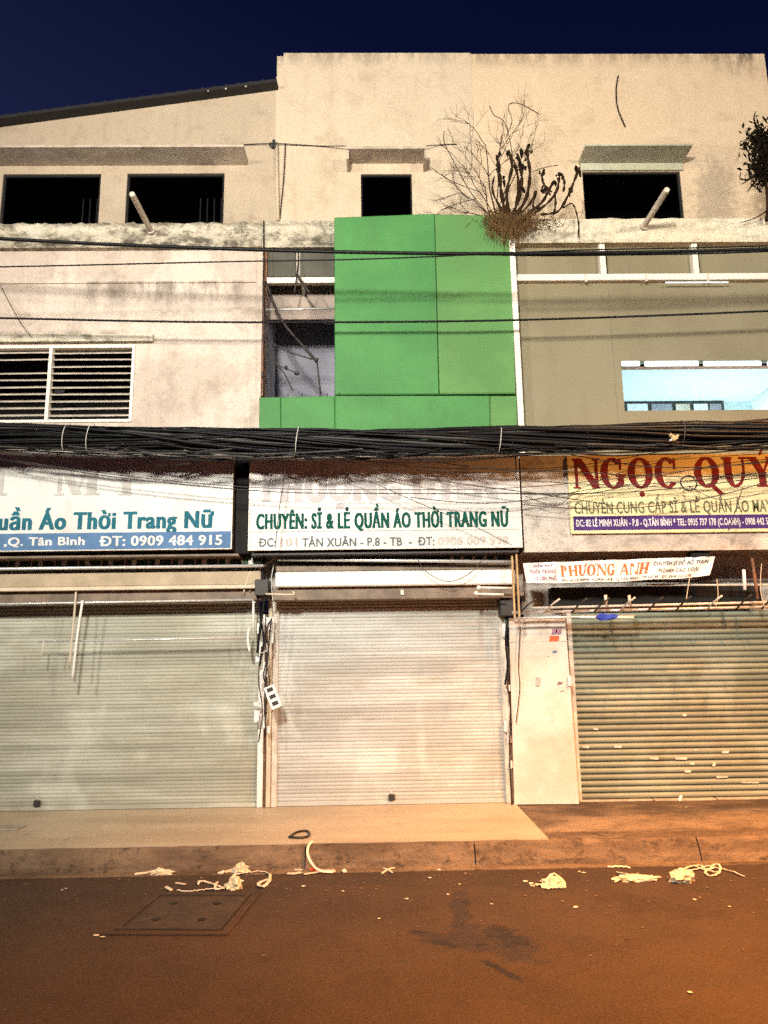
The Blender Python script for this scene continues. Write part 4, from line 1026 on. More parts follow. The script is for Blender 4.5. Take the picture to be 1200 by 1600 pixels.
# ---- guide channels and clutter between the left and the middle shutter
def post(name, pxa, pxb, pya, pyb, Y, d, mat, label, cat='post', group=None):
    e = box_of(pxa, pya, pxb, pyb, Y); o = MB().bbox(e[0], e[1], Y, Y+d, max(PZ+.001, e[2]), e[3], .005).build(name, mat)
    return tag(o, label, cat, group)
post('guide_channel', 403, 412, 960, 1262, YW-.06, .08, 'cloth_white', 'white shutter guide channel at the right edge of the left shutter', 'guide rail')
post('guide_channel', 412.6, 416, 960, 1262, YW-.03, .06, 'rust', 'rusty brown strip between the two pale guide channels', 'guide rail')
post('guide_channel', 417, 424, 935, 1262, YW-.08, .1, 'tan_light', 'tan guide channel left of the middle shutter', 'guide rail')
post('guide_channel', 425, 434, 935, 1262, YW-.05, .07, 'cream_metal', 'cream guide channel touching the middle shutter', 'guide rail')
post('guide_channel', 785, 796, 942, 1262, YW-.05, .07, 'cream_metal', 'cream guide channel at the right edge of the middle shutter', 'guide rail')
post('guide_channel', 797, 800, 1010, 1262, YW-.07, .08, 'rust', 'thin rusty strip beside the white sheet metal panel', 'guide rail')
post('bracket_box', 398, 419, 905, 930, 8.8, .25, 'dark_metal', 'dark bracket box where the left and middle awnings meet', 'bracket')
post('bracket_box', 782, 802, 932, 962, 8.95, .2, 'dark_metal', 'dark bracket under the right end of the middle awning', 'bracket')
rn = random.Random(21)
cl = [([(416, 860), (410, 890), (414, 925), (408, 970), (402, 1020)], .016, 'rubber', 'thick black cable dropping between the two awnings'),
      ([(402, 925), (406, 960), (412, 1000), (406, 1040)], .011, 'rubber', 'thin black cable crossing behind the thick drop cable'),
      ([(432, 870), (424, 905), (428, 960), (422, 1010), (402, 1022)], .006, 'wire_white', 'white wire swinging off the left end of the middle awning'),
      ([(390, 925), (398, 900), (416, 882), (433, 870)], .007, 'tan_light', 'tan wire running up to the middle awning bar'),
      ([(380, 928), (388, 900), (392, 893)], .009, 'tan_light', 'short tan wire above the end of the hanger rail'),
      ([(425, 966), (414, 990), (416, 1030), (412, 1060), (424, 1080)], .008, 'wire_brown', 'brown wire winding down to the hanging socket strip'),
      ([(404, 1160), (410, 1110), (404, 1060), (409, 1010)], .008, 'wire_grey', 'grey wire taped along the white guide channel'),
      ([(415, 1150), (414, 1080), (418, 1030), (424, 968)], .010, 'wire_brown', 'brown wire running down the gap beside the white channel')]
for pts, r_, mt, lb in cl: rod('loose_wire', pts, 8.86+rn.uniform(-.03, .05), r_, mt, lb, 'wire', n=6)
for i, (px_, py_, w_, h_) in enumerate(((406, 982, 8, 16), (419, 975, 6, 20), (403, 1030, 7, 10), (414, 1012, 9, 14), (409, 1062, 10, 12), (413, 1085, 8, 8), (401, 1100, 9, 6), (401, 1120, 7, 18), (411, 1128, 8, 22), (414, 1045, 7, 24), (424, 985, 5, 40), (418, 1140, 7, 10))):
    P = [U(px_-w_/2+rn.uniform(-1, 1), py_+h_/2, 8.93+i*.004), U(px_+w_/2, py_+h_/2+rn.uniform(-2, 2), 8.93+i*.004), U(px_+w_/2+rn.uniform(-2, 2), py_-h_/2, 8.93+i*.004), U(px_-w_/2, py_-h_/2+rn.uniform(-2, 2), 8.93+i*.004)]
    mb = MB(); b = [p+Vector((0, .05, 0)) for p in P]; mb.add(P+b, [(0, 1, 2, 3), (0, 4, 5, 1), (1, 5, 6, 2), (2, 6, 7, 3), (3, 7, 4, 0)])
    tag(mb.build('tape_wrap', 'tape'), 'scrap of white tape wrapped on the wires between the left and middle shutters', 'tape', 'tape scraps on the wires between the shutters')
# socket strip
ps = thing('socket_strip', U(427, 1110, 8.8), 'white hanging socket strip with four dark sockets left of the middle shutter', 'socket strip')
a, b = U(420, 1072, 8.8), U(433, 1106, 8.8)
ax = (b-a).normalized(); sd = Vector((0, 1, 0)).cross(ax).normalized()
if sd.x < 0: sd = -sd
def sp_box(u0, u1, v0, v1, y0, y1, bm_=True):
    P = [a+ax*u0+sd*v0, a+ax*u0+sd*v1, a+ax*u1+sd*v1, a+ax*u1+sd*v0]
    lo_ = [p+Vector((0, y0, 0)) for p in P]; hi_ = [p+Vector((0, y1, 0)) for p in P]
    return MB().add(lo_+hi_, [(0, 1, 2, 3), (7, 6, 5, 4), (0, 4, 5, 1), (1, 5, 6, 2), (2, 6, 7, 3), (3, 7, 4, 0)])
Lp = (b-a).length
sp_box(0, Lp, -.062, .062, 0, .05).build('body', 'tape', ps)
for k in range(3): sp_box(Lp*(.08+.31*k), Lp*(.25+.31*k), -.036, .032, -.003, .002).build('socket', 'dark_metal', ps)
MB().tube(smooth([a+Vector((0, .03, 0)), U(421, 1060, 8.84), U(418, 1045, 8.86)]), .007, 6).build('cord', 'wire_brown', ps)

# ---- clutter between the middle shutter and the white panel
post('timber_pole', 801, 804, 868, 966, 8.62, .03, 'timber', 'left of two thin timber poles hanging beside the middle awning', 'pole')
post('timber_pole', 808, 811, 866, 964, 8.60, .03, 'timber', 'right of two thin timber poles hanging beside the middle awning', 'pole')
for pts, r_, mt, lb in (([(786, 930), (792, 945), (789, 965), (794, 980)], .010, 'green_cord', 'green cord knotted at the right edge of the middle shutter'),
    ([(780, 940), (792, 960), (790, 1000), (793, 1040), (789, 1070)], .012, 'rubber', 'black cable hanging along the right guide channel'),
    ([(792, 1010), (796, 1040), (793, 1070), (798, 1120), (796, 1180), (800, 1258)], .010, 'wire_brown', 'brown wire running to the ground beside the white panel'),
    ([(789, 1075), (796, 1100), (793, 1150), (797, 1200)], .007, 'wire_white', 'white wire tacked along the right guide channel')):
    rod('loose_wire', pts, 9.05, r_, mt, lb, 'wire', n=6)
for i, (px_, py_, w_, h_) in enumerate(((792, 1135, 8, 18), (788, 985, 5, 22), (795, 1075, 5, 10), (797, 1152, 4, 18), (799, 1195, 4, 12))):
    e = box_of(px_-w_/2, py_-h_/2, px_+w_/2, py_+h_/2, 9.08); tag(MB().bbox(e[0], e[1], 9.08, 9.12, e[2], e[3], .006).build('tape_wrap', 'tape'), 'scrap of white tape wrapped on the wires beside the white panel', 'tape', 'tape scraps beside the white panel')
rod('loose_wire', [(813, 980), (810, 1040), (812, 1075), (806, 1130)], 9.03, .006, 'wire_grey', 'thin grey wire trailing over the left side of the white panel', 'wire', n=6)

# ---- white sheet metal panel
wp = thing('sheet_panel', (U(850, 1257, 9.1).x, 9.1, PZ), 'tall white sheet metal panel with stickers beside the olive ribbed shutter', 'panel')
k = NB('scuffed white sheet')
c = k.mix(k.step(k.noise(sc=1.5, det=6, rough=.65), .35, .68), (0.64, 0.62, 0.57), (0.50, 0.455, 0.38))
c = k.mix(k.math('MULTIPLY', k.step(k.noise(sc=7, det=8, rough=.7), .57, .7), .35), c, (0.36, 0.30, 0.22))
k.bump(k.noise(sc=1.6, det=2), .5, .05)
M['sheet'] = k.done(c, .45, spec=.4)
P = [U(804, 1257, 9.09), U(905, 1256, 9.09), U(883, 966, 9.09), U(795, 966, 9.09)]
n = 6; vs = []; fs = []
for j in range(13):
    for i in range(n+1):
        u, v = i/n, j/12; p = (P[0]*(1-u)+P[1]*u)*(1-v)+(P[3]*(1-u)+P[2]*u)*v
        vs.append(p+Vector((0, math.sin(v*5)*.008*math.sin(u*3), 0)))
fs = [(j*(n+1)+i, j*(n+1)+i+1, (j+1)*(n+1)+i+1, (j+1)*(n+1)+i) for j in range(12) for i in range(n)]
mb = MB().add(vs, fs, True); mb.add([p+Vector((0, .02, 0)) for p in P]+P, [(0, 1, 2, 3)[::-1], (0, 4, 5, 1)[::-1], (1, 5, 6, 2)[::-1], (2, 6, 7, 3)[::-1], (3, 7, 4, 0)[::-1]])
mb.build('sheet', 'sheet', wp)
q0_, q1_ = U(798, 1003, 9.085), U(888, 1003, 9.085)
MB().box(q0_.x, q1_.x, 9.082, 9.088, q0_.z-.003, q0_.z+.003).build('fold_line', 'rule', wp)
for (a_, b_, c_, d_, mt, nm) in ((858, 993, 874, 1002, 'red_bit', 'orange_sticker'), (862, 982, 878, 991, 'lilac_ink', 'torn_print'), (863, 1016, 871, 1020, 'blue_strip', 'blue_sticker'), (871, 1065, 880, 1069, 'lilac_ink', 'red_sticker'), (837, 1058, 845, 1072, 'rule', 'grey_mark'), (856, 1024, 859, 1026, 'grey_ink', 'grey_mark'), (876, 1078, 882, 1080, 'rule', 'grey_mark'), (868, 983, 871, 989, 'white_ink', 'torn_print')):
    e = box_of(a_, b_, c_, d_, 9.075); MB().add([(e[0], 9.077, e[2]), (e[1]-.01, 9.077, e[2]+.004), (e[1], 9.077, e[3]-.005), (e[0]+.012, 9.077, e[3]), (e[0], 9.08, e[2]), (e[1]-.01, 9.08, e[2]+.004), (e[1], 9.08, e[3]-.005), (e[0]+.012, 9.08, e[3])], [(0, 1, 2, 3), (0, 4, 5, 1), (1, 5, 6, 2), (2, 6, 7, 3), (3, 7, 4, 0)]).build(nm, mt, wp)
MB().bbox(U(887, 1050, 9.06).x, U(891, 1050, 9.06).x, 9.04, 9.08, U(888, 1072, 9.06).z, U(888, 1056, 9.06).z, .004).build('latch', 'tape', wp)

# ---- cloth banner under the right soffit
bn = thing('cloth_banner', U(965, 908, 8.7), 'creased white cloth banner with orange serif name under the right soffit', 'banner')
A, B_, C_, D_ = U(817, 880, 8.7), U(1118, 869, 8.7), U(1107, 899, 8.7), U(823, 910, 8.7)
def bmap(u, v, off=0.0):
    p = (D_*(1-u)+C_*u)*(1-v)+(A*(1-u)+B_*u)*v
    sag = -.035*math.sin(u*math.pi*1.0)*(1-v)*.6 - .012*abs(math.sin(u*9.5))*(1-v)
    y = .018*math.sin(u*23+v*2)+.012*math.sin(u*41+1-v*3)
    return Vector((p.x, 8.7+y+off, p.z+sag))
n = 60; vs = [bmap(i/n, j/8) for j in range(9) for i in range(n+1)]
fs = [(j*(n+1)+i, j*(n+1)+i+1, (j+1)*(n+1)+i+1, (j+1)*(n+1)+i) for j in range(8) for i in range(n)]
mb = MB().add(vs, fs, True); mb.add([v+Vector((0, .004, 0)) for v in vs], [f[::-1] for f in fs], True); mb.build('cloth', 'banner', bn)
Lx = B_.x-A.x
def onb(u0, u1, v0, cap, body, mat, serif=False, bold=.03, marks=()):
    """print that follows the folds of the cloth"""
    def mp(p):
        u = p.x; v = p.z; return bmap(u0+(u1-u0)*u, v0+cap*v, -.006)
    if serif:
        mb = MB(); cur = 0; lay = []
        for ch in body: wd, st_ = GL[ch]; lay.append((cur, st_, wd)); cur += wd+.08
        for ox, st_, wd in lay:
            for strip in st_: 
                vs = [mp(Vector(((ox+x)/cur, 0, y))) for pr in strip for (x, y) in pr]; mb.add(vs, [(2*i, 2*i+1, 2*i+3, 2*i+2) for i in range(len(strip)-1)])
        for idx in marks:
            ox, _, wd = lay[idx]; mb.add([mp(Vector(((ox+wd+a_)/cur, 0, y))) for (a_, y) in ((-.12, .85), (.02, 1.0), (.05, 1.15), (-.05, 1.15))], [(0, 1, 2, 3)])
        return tag(mb.build('lettering', mat, bn), kind='stuff')
    vs, fs = text_vi(body, bold); xa, xb = min(v.x for v in vs), max(v.x for v in vs)
    return MB().add([mp(Vector(((v.x-xa)/(xb-xa), 0, v.y/.69))) for v in vs], fs).build('lettering', mat, bn)
onb(.19, .66, .30, .52, 'PHUONG ANH', 'orange_ink', True, marks=(2, 3))
onb(.68, .97, .66, .17, 'CHUYÊN SỈ ĐỒ BỘ THUN', 'grey_ink'); onb(.71, .93, .32, .17, 'PIZAMA CÁC LOẠI', 'grey_ink')
onb(.05, .15, .78, .11, 'ĐIỂM MAY', 'lilac_ink'); onb(.03, .165, .47, .17, 'THỜI TRANG', 'lilac_ink'); onb(.05, .165, .14, .17, '12 LÊN PHỐ', 'lilac_ink')
onb(.19, .90, .06, .12, 'ĐC: 62 LÊ MINH XUÂN - P.8 - Q.TÂN BÌNH - TP.HCM - ĐT: 0908 355 278', 'grey_ink')
# lower awning frame with hooks over the ribbed shutter
fr = thing('awning_frame', U(1020, 960, 8.85), 'long galvanised awning frame with hooks above the olive ribbed shutter', 'awning frame')
for i, (p, q, r_, mt) in enumerate((((803, 966), (992, 962), .012, 'galv'), ((800, 957), (1400, 944), .016, 'galv'), ((830, 950), (1400, 936), .014, 'cream_metal'), ((925, 908), (1400, 909), .013, 'dark_metal'), ((1010, 914), (1400, 914), .012, 'cream_metal'))):
    MB().tube([U(p[0], p[1], 8.85), U(q[0], q[1], 8.85)], r_, 8).build('frame_bar', mt, fr)
for i, px_ in enumerate((812, 850, 893, 928, 968, 1012, 1056, 1104, 1150, 1190)):
    MB().tube([U(px_, 959-(px_-800)*.02, 8.85), U(px_+12, 946-(px_-800)*.02, 8.70), U(px_+24, 937-(px_-800)*.02, 8.58)], .011, 6).build('hook_arm', ('dark_metal', 'cream_metal', 'dark_metal')[i % 3], fr)
for px_ in (946, 983): MB().tube([U(px_, 930, 8.7), U(px_+1, 946, 8.7)], .018, 6).build('hook_peg', 'cream_metal', fr)
post('frame_box', 862, 1190, 916, 944, 9.10, .18, 'black_room', 'black box behind the awning frame over the ribbed shutter', 'housing')  # black box across the dark band behind the frame bars
tag(MB().tube([U(1175, 872, 8.75), U(1184, 936, 8.75)], .018, 8).build('hanging_rod', 'rust'), 'rusty rod hanging from the soffit at the right edge', 'rod')
tag(MB().tube([U(1162, 890, 8.74), U(1164, 922, 8.74)], .02, 8).build('hanging_rod', 'tape'), 'white rod hanging left of the rusty one', 'rod')
for pts, lb in (([(1078, 900), (1074, 925), (1072, 940)], 'tan string hanging below the right end of the cloth banner'), ([(1120, 905), (1122, 930), (1118, 950)], 'tan string hanging right of the cloth banner'), ([(1190, 880), (1188, 920), (1195, 950)], 'tan string at the right edge under the soffit')):
    rod('loose_string', pts, 8.72, .005, 'tan_light', lb, 'string', n=5)
post('soffit_box', 1082, 1110, 862, 869, 8.66, .2, 'black_room', 'small black box fixed under the soffit right of the banner', 'box')
mb = MB(); P_ = U(946, 964, 8.83)
mb.blob(P_, .07, (1.5, .5, .55), 3, .35, 2); mb.blob(P_+Vector((.09, 0, 0)), .04, (1.3, .6, .7), 5, .35, 2)
tag(mb.build('rag', 'blue_cloth'), 'blue rag tied round the white rod over the ribbed shutter', 'rag')
tag(MB().tube([U(905, 964, 8.83), U(990, 965, 8.83)], .014, 8).build('rod', 'tape'), 'short white rod carrying the blue rag', 'rod')
tag(MB().tube(smooth([U(954, 975, 8.9), U(952, 984, 8.9), U(957, 987, 8.9), U(955, 992, 8.9)]), .008, 6).build('padlock_hook', 'dark_metal'), 'small dark hook hanging in front of the ribbed shutter', 'hook')

# ================================================================== OVERHEAD CABLES
cb = thing('cable_bundle', U(600, 690, 7.9), 'thick black bundle of overhead cables sagging across all the shop fronts', 'cable bundle')
rn = random.Random(31)
YB = 8.12
def bundle_mid(px_):      # centre row and half height of the bundle along the street
    t_ = px_/1200.0
    t_ = min(1.5, max(-.5, t_)); mid = 680.5+41*t_-47*t_*t_
    return mid, 21
for i in range(74):
    ang = rn.uniform(0, 2*math.pi); rad = math.sqrt(rn.random()); f1, f2 = rn.uniform(.6, 2.2), rn.uniform(0, 6.28)
    pts = []
    for k in range(27):
        px_ = -700+2600*k/26
        mid, hh = bundle_mid(px_)
        dv = math.sin(ang+f1*k*.30+f2)*rad*.92
        du = math.cos(ang+f1*k*.19+f2)*rad
        pts.append(U(px_, mid+dv*hh+rn.uniform(-1.6, 1.6), YB+du*.10))
    MB().tube(pts, rn.choice((.008, .010, .012, .016, .020)), 6, cap=False).build('cable', rn.choice(('rubber', 'rubber', 'rubber', 'dark_metal') if i > 50 else ('rubber',)), cb)
for i in range(26):                    # strands that have worked loose and sag below or ride above the pack
    ctr, half, dep = rn.uniform(-200, 1400), rn.uniform(120, 420), rn.choice((rn.uniform(6, 19), rn.uniform(6, 19), rn.uniform(-9, -3)))
    pts = []
    for k in range(13):
        u = -1+2*k/12; px_ = ctr+u*half; mid, hh = bundle_mid(px_)
        pts.append(U(px_, mid+(hh*.6 if dep > 0 else -hh*.6)*1.0+dep*(1-u*u)+rn.uniform(-1.3, 1.3), YB-.06+rn.uniform(-.06, .08)))
    MB().tube(pts, rn.choice((.006, .008, .011)), 5, cap=False).build('cable', rn.choice(('rubber', 'rubber', 'dark_metal')), cb)
for px_ in (105, 142, 465, 780, 1063):
    mid, hh = bundle_mid(px_); q = U(px_, mid, YB); h_ = .165
    pts = [q+Vector((.02*math.sin(a_), .13*math.cos(a_), h_*math.sin(a_))) for a_ in [R(20*s_) for s_ in range(19)]]
    MB().tube(pts, .004, 5, cap=False).build('cable_tie', 'wire_white' if px_ != 1063 else 'wire_grey', cb)
sp_ = thing('cable_splice', U(1055, 684, 7.94), 'small brass coloured cable splice knot on the bundle at the right', 'cable splice')
mb = MB(); mb.blob(U(1054, 684, 7.96), .035, (1, .8, 1), 3, .25); mb.blob(U(1048, 680, 7.96), .02, (1, 1, 1), 5); mb.build('knot', 'timber', sp_)
MB().tube([U(1046, 689, 7.96), U(1060, 680, 7.96)], .012, 6).build('clamp', 'galv', sp_)
# sagging loops below the bundle
for i, (pts, lb) in enumerate((([(180, 700), (240, 712), (300, 714), (372, 702)], 'black cable loop hanging lowest over the left sign'), ([(200, 700), (262, 710), (320, 710), (380, 700)], 'black cable loop hanging just inside the lowest one over the left sign'), ([(230, 701), (285, 711), (340, 707), (400, 700)], 'black cable loop at the right end of the left sign'),
    ([(0, 703), (80, 706), (150, 709), (215, 709), (300, 704)], 'thin brown cable along the top of the left sign'))):
    rod('cable_loop', pts, 8.2+i*.02, .011 if i < 3 else .007, 'rubber' if i < 3 else 'wire_brown', lb, 'cable', n=6)
# single long wires
def long_wire(pts, Y, r_, label):
    rod('overhead_wire', pts, Y, r_, 'rubber', label, 'wire', n=8)
long_wire([(-500, 340), (0, 373), (300, 387), (600, 395), (850, 396), (1200, 389), (1700, 365)], 8.1, .021, 'thickest overhead wire crossing above the green cladding')
long_wire([(-500, 425), (0, 417), (350, 409), (600, 404), (900, 391), (1200, 384), (1700, 360)], 8.1, .0085, 'thin overhead wire rising to meet the thickest wire')
long_wire([(-500, 486), (0, 497), (300, 503), (600, 503), (850, 499), (1200, 486), (1700, 462)], 8.75, .0135, 'lone lower overhead wire crossing the middle of the green cladding')
long_wire([(760, 398), (850, 399.5), (1000, 398), (1200, 393), (1700, 370)], 8.12, .009, 'thin wire lashed under the thickest wire on the right')
# fine wires fanning across the signs
fan = [([(0, 718), (200, 748), (420, 768), (600, 771), (820, 771), (1000, 768), (1200, 745)], 'thin wire running from the left sign to the yellow sign'),
 ([(0, 716), (180, 742), (400, 762), (600, 765), (840, 760), (1200, 720)], 'thin wire just above its twin over the middle sign'),
 ([(455, 708), (560, 745), (650, 784), (740, 822), (800, 852)], 'thin wire slanting down to the lower right corner of the middle sign'),
 ([(490, 706), (600, 735), (720, 756), (830, 770), (960, 790)], 'thin wire slanting from the bundle across to the purple strip'),
 ([(500, 708), (640, 728), (760, 733), (900, 728), (1060, 700)], 'wire sagging below the bundle top right of the middle sign'),
 ([(520, 708), (640, 734), (780, 738), (890, 732), (1000, 722), (1200, 708)], 'dark wire sagging over the gap left of the yellow sign'),
 ([(560, 708), (680, 722), (790, 735), (880, 737), (1060, 745), (1200, 742)], 'wire crossing low over the maroon letters'),
 ([(600, 708), (720, 742), (840, 752), (1000, 757), (1200, 738)], 'wire crossing the middle of the maroon letters'),
 ([(480, 710), (600, 722), (730, 720), (840, 708)], 'short slack wire near the top of the middle sign'),
 ([(815, 788), (900, 795), (1010, 792), (1120, 775), (1200, 752)], 'wire curving up from the dirty white box over the yellow sign'),
 ([(815, 772), (930, 770), (1040, 742), (1150, 722), (1200, 718)], 'wire rising over the letters Q and U'),
 ([(820, 775), (870, 790), (905, 765), (980, 735), (1080, 712)], 'slack wire dipping at the left edge of the yellow sign'),
 ([(890, 710), (1000, 728), (1100, 730), (1200, 722)], 'wire hugging the top of the yellow sign'),
 ([(440, 712), (445, 740), (437, 790), (430, 856)], 'thin wire hanging down the left side of the middle sign'),
 ([(425, 712), (416, 730), (414, 752)], 'short wire end hanging over the left edge of the middle sign'),
 ([(210, 712), (245, 726), (290, 725), (340, 712)], 'thin curl of wire over the top of the left sign'),
 ([(640, 777), (740, 786), (830, 781), (960, 760), (1090, 765)], 'wire passing under the faded letters to the yellow sign'),
 ([(1075, 760), (1120, 780), (1160, 776), (1200, 770)], 'thin wire right of the small wire coil'),
 ([(1160, 762), (1150, 795), (1138, 830)], 'wire hanging vertically near the right edge of the yellow sign')]
for i, (pts, lb) in enumerate(fan):
    rod('drop_wire', pts, 8.28+(i % 6)*.03, (.0055, .0045, .004)[i % 3], 'wire_grey' if i % 2 else 'wire_brown', lb, 'wire', n=5)
c0_ = U(1076, 755, 8.3)
tag(MB().tube([c0_+Vector((.09*math.cos(R(20*s_)), .01*math.sin(R(60*s_)), .085*math.sin(R(20*s_)))) for s_ in range(19)], .008, 6, cap=False).build('wire_coil', 'wire_brown'), 'small ring of coiled wire hanging between the words of the yellow sign', 'wire coil')
rod('wall_crack_vine', [(966, 118), (963, 140), (965, 168), (977, 198)], Y3-.02, .010, 'twig', 'dry vine stem clinging to the top of the peach wall', 'vine', n=5)
rod('drop_wire', [(0, 445), (30, 500), (50, 528)], 9.12, .004, 'wire_grey', 'hair thin wire slanting down the cream wall to the louvre lintel', 'wire', n=5)

# ================================================================== PLANTS ON THE LEDGE
def plant(name, loc, label): return thing(name, loc, label, 'plant')
rn = random.Random(77)
pl = plant('wild_cactus', U(800, 350, 9.05), 'dead dark cactus clump with curled stems on the ledge above the green cladding')
stems = [([(790, 335), (783, 300), (780, 265), (776, 243)], 10), ([(795, 338), (792, 300), (800, 260), (795, 235)], 9), ([(800, 338), (812, 305), (815, 270), (808, 240)], 10), ([(803, 340), (822, 310), (828, 272), (824, 240), (826, 226)], 9),
 ([(797, 338), (806, 322), (810, 285), (803, 250)], 8), ([(806, 340), (828, 318), (838, 298), (833, 322), (845, 325)], 6), ([(812, 342), (845, 318), (858, 296), (866, 282)], 8), ([(815, 345), (850, 322), (869, 300), (874, 276)], 7), ([(860, 305), (848, 283), (848, 268)], 6),
 ([(845, 335), (872, 330), (890, 300), (902, 270), (905, 262)], 7), ([(865, 335), (868, 318), (866, 300)], 6), ([(880, 325), (893, 318), (900, 330), (904, 352), (903, 372)], 4), ([(785, 330), (770, 300), (772, 275)], 6), ([(880, 300), (882, 285), (878, 272)], 6), ([(862, 300), (850, 290), (845, 300)], 5)]
for pts, wd in stems:
    P = pxline(pts, 9.0, 6, .05); n = len(P)
    rr = [wd*.0023*(.55+.75*abs(math.sin(i*.8+wd)))*(1.0 if i < n-2 else .6) for i in range(n)]
    MB().tube(P, rr, 6).build('stem', 'stem', pl)
lf = MB()
for (a_, b_) in ((777, 245), (796, 240), (810, 246), (826, 235), (848, 270), (866, 282), (875, 276), (903, 268), (779, 262), (822, 256), (815, 290), (787, 280), (852, 298), (890, 300)):
    for q in range(3): lf.blob(U(a_+rn.uniform(-5, 5), b_+rn.uniform(-8, 8), 9.0+rn.uniform(-.06, .06)), rn.uniform(.018, .034), (rn.uniform(.5, 1), .6, rn.uniform(1, 2)), rn.randint(0, 999), .35, 1)
tag(lf.build('withered_leaves', 'leaf', pl), kind='stuff')
mb = MB()
for i in range(620):
    a_, b_ = rn.gauss(793, 20), rn.uniform(330, 352); 
    if a_ < 752 or a_ > 905: continue
    p = U(a_, b_, 9.06+rn.uniform(-.12, .08)); L_ = rn.uniform(.10, .50)*max(.3, 1-abs(a_-790)/70)
    q = p+Vector((rn.uniform(-.10, .10), rn.uniform(-.10, 0), -L_)); m_ = (p+q)/2+Vector((rn.uniform(-.07, .07), rn.uniform(-.07, .0), rn.uniform(-.02, .09)))
    mb.tube([p, m_, q], [.004, .003, .0015], 3, cap=False)
for i in range(260):
    p = U(rn.gauss(810, 30), rn.uniform(338, 360), 9.05+rn.uniform(-.1, .05)); q = p+Vector((rn.uniform(-.18, .18), rn.uniform(-.06, .02), rn.uniform(-.12, .10)))
    mb.tube([p, (p+q)/2+Vector((0, rn.uniform(-.05, 0), rn.uniform(-.06, .08))), q], [.004, .003, .002], 3, cap=False)
tag(mb.build('root_mat', 'root', pl), kind='stuff')
pt = plant('dry_bush', U(765, 340, 9.1), 'bare twiggy dry bush left of the dead cactus on the ledge')
def branch(p, d, L_, r_, lvl, mbx):
    n = 5; pts = [p]; cur = p.copy(); dd = d.normalized()
    for i in range(n):
        dd = (dd+Vector((rn.uniform(-.32, .32), rn.uniform(-.2, .2), rn.uniform(-.25, .32)))).normalized(); cur = cur+dd*(L_/n); pts.append(cur.copy())
    mbx.tube(pts, [r_*(1-.5*i/n) for i in range(n+1)], 4, cap=False)
    if lvl > 0:
        for i in range(3 if lvl > 1 else 4):
            k_ = rn.randint(2, n); branch(pts[k_], (dd+Vector((rn.uniform(-1, 1), rn.uniform(-.4, .4), rn.uniform(-.5, .8)))), L_*rn.uniform(.45, .7), r_*.6, lvl-1, mbx)
for (a_, b_, dx_, dz_, L_, r_) in ((770, 338, -.9, .7, .62, .009), (765, 338, -.35, 1, .75, .009), (775, 338, .1, 1, .95, .011), (760, 338, -1.2, .25, .55, .008), (780, 336, .3, 1.1, .85, .010), (783, 336, -.1, 1, 1.0, .009), (772, 338, -.6, .9, .8, .008)):
    mb = MB(); branch(U(a_, b_, 9.05), Vector((dx_, -.05, dz_)), L_, r_, 3, mb); mb.build('branch', 'twig', pt)
for pts in ([(775, 335), (800, 260), (790, 195), (772, 180), (765, 165)], [(790, 215), (800, 190), (794, 165), (812, 162), (842, 178)], [(760, 330), (735, 300), (705, 245), (694, 222), (694, 205)], [(745, 310), (715, 318), (690, 328)], [(828, 270), (850, 262), (872, 258)], [(750, 300), (722, 290), (700, 280), (690, 272)]):
    MB().tube(pxline(pts, 9.02, 6, .06), .0055, 4, cap=False).build('branch', 'twig', pt)
pr = plant('hanging_plant', U(1195, 345, 9.0), 'dark withered plant leaning out at the upper right edge')
mb = MB()
for i in range(950):
    t_ = rn.random(); cx_ = 1192+rn.gauss(0, 13); cy_ = rn.choice((rn.gauss(218, 14), rn.gauss(235, 14), rn.gauss(268, 12))); c0_ = U(cx_, cy_, 9.0+rn.uniform(-.12, .12))
    d = Vector((rn.uniform(-1, 1), rn.uniform(-.6, .6), rn.uniform(-1.2, .6))).normalized()*rn.uniform(.06, .15); sd_ = d.cross(Vector((rn.uniform(-1, 1), rn.uniform(-1, 1), rn.uniform(-1, 1)))).normalized()*rn.uniform(.010, .022)
    mb.add([c0_-d*.5, c0_+sd_, c0_+d*.5, c0_-sd_], [(0, 1, 2, 3)])
tag(mb.build('foliage', 'leaf', pr), kind='stuff')
for pts, r_ in (([(1182, 200), (1178, 185), (1181, 174)], .012), ([(1198, 260), (1170, 280), (1156, 279)], .018), ([(1192, 270), (1175, 290), (1168, 300)], .012), ([(1198, 345), (1200, 320), (1196, 280), (1190, 240), (1183, 200)], .022), ([(1210, 320), (1185, 338), (1154, 349)], .009), ([(1205, 245), (1230, 300), (1215, 345)], .02)):
    MB().tube(pxline(pts, 9.0, 5), [r_*(1.2-.7*i/ (5*(len(pts)-1))) for i in range(5*(len(pts)-1)+1)], 6).build('stem', 'stem', pr)

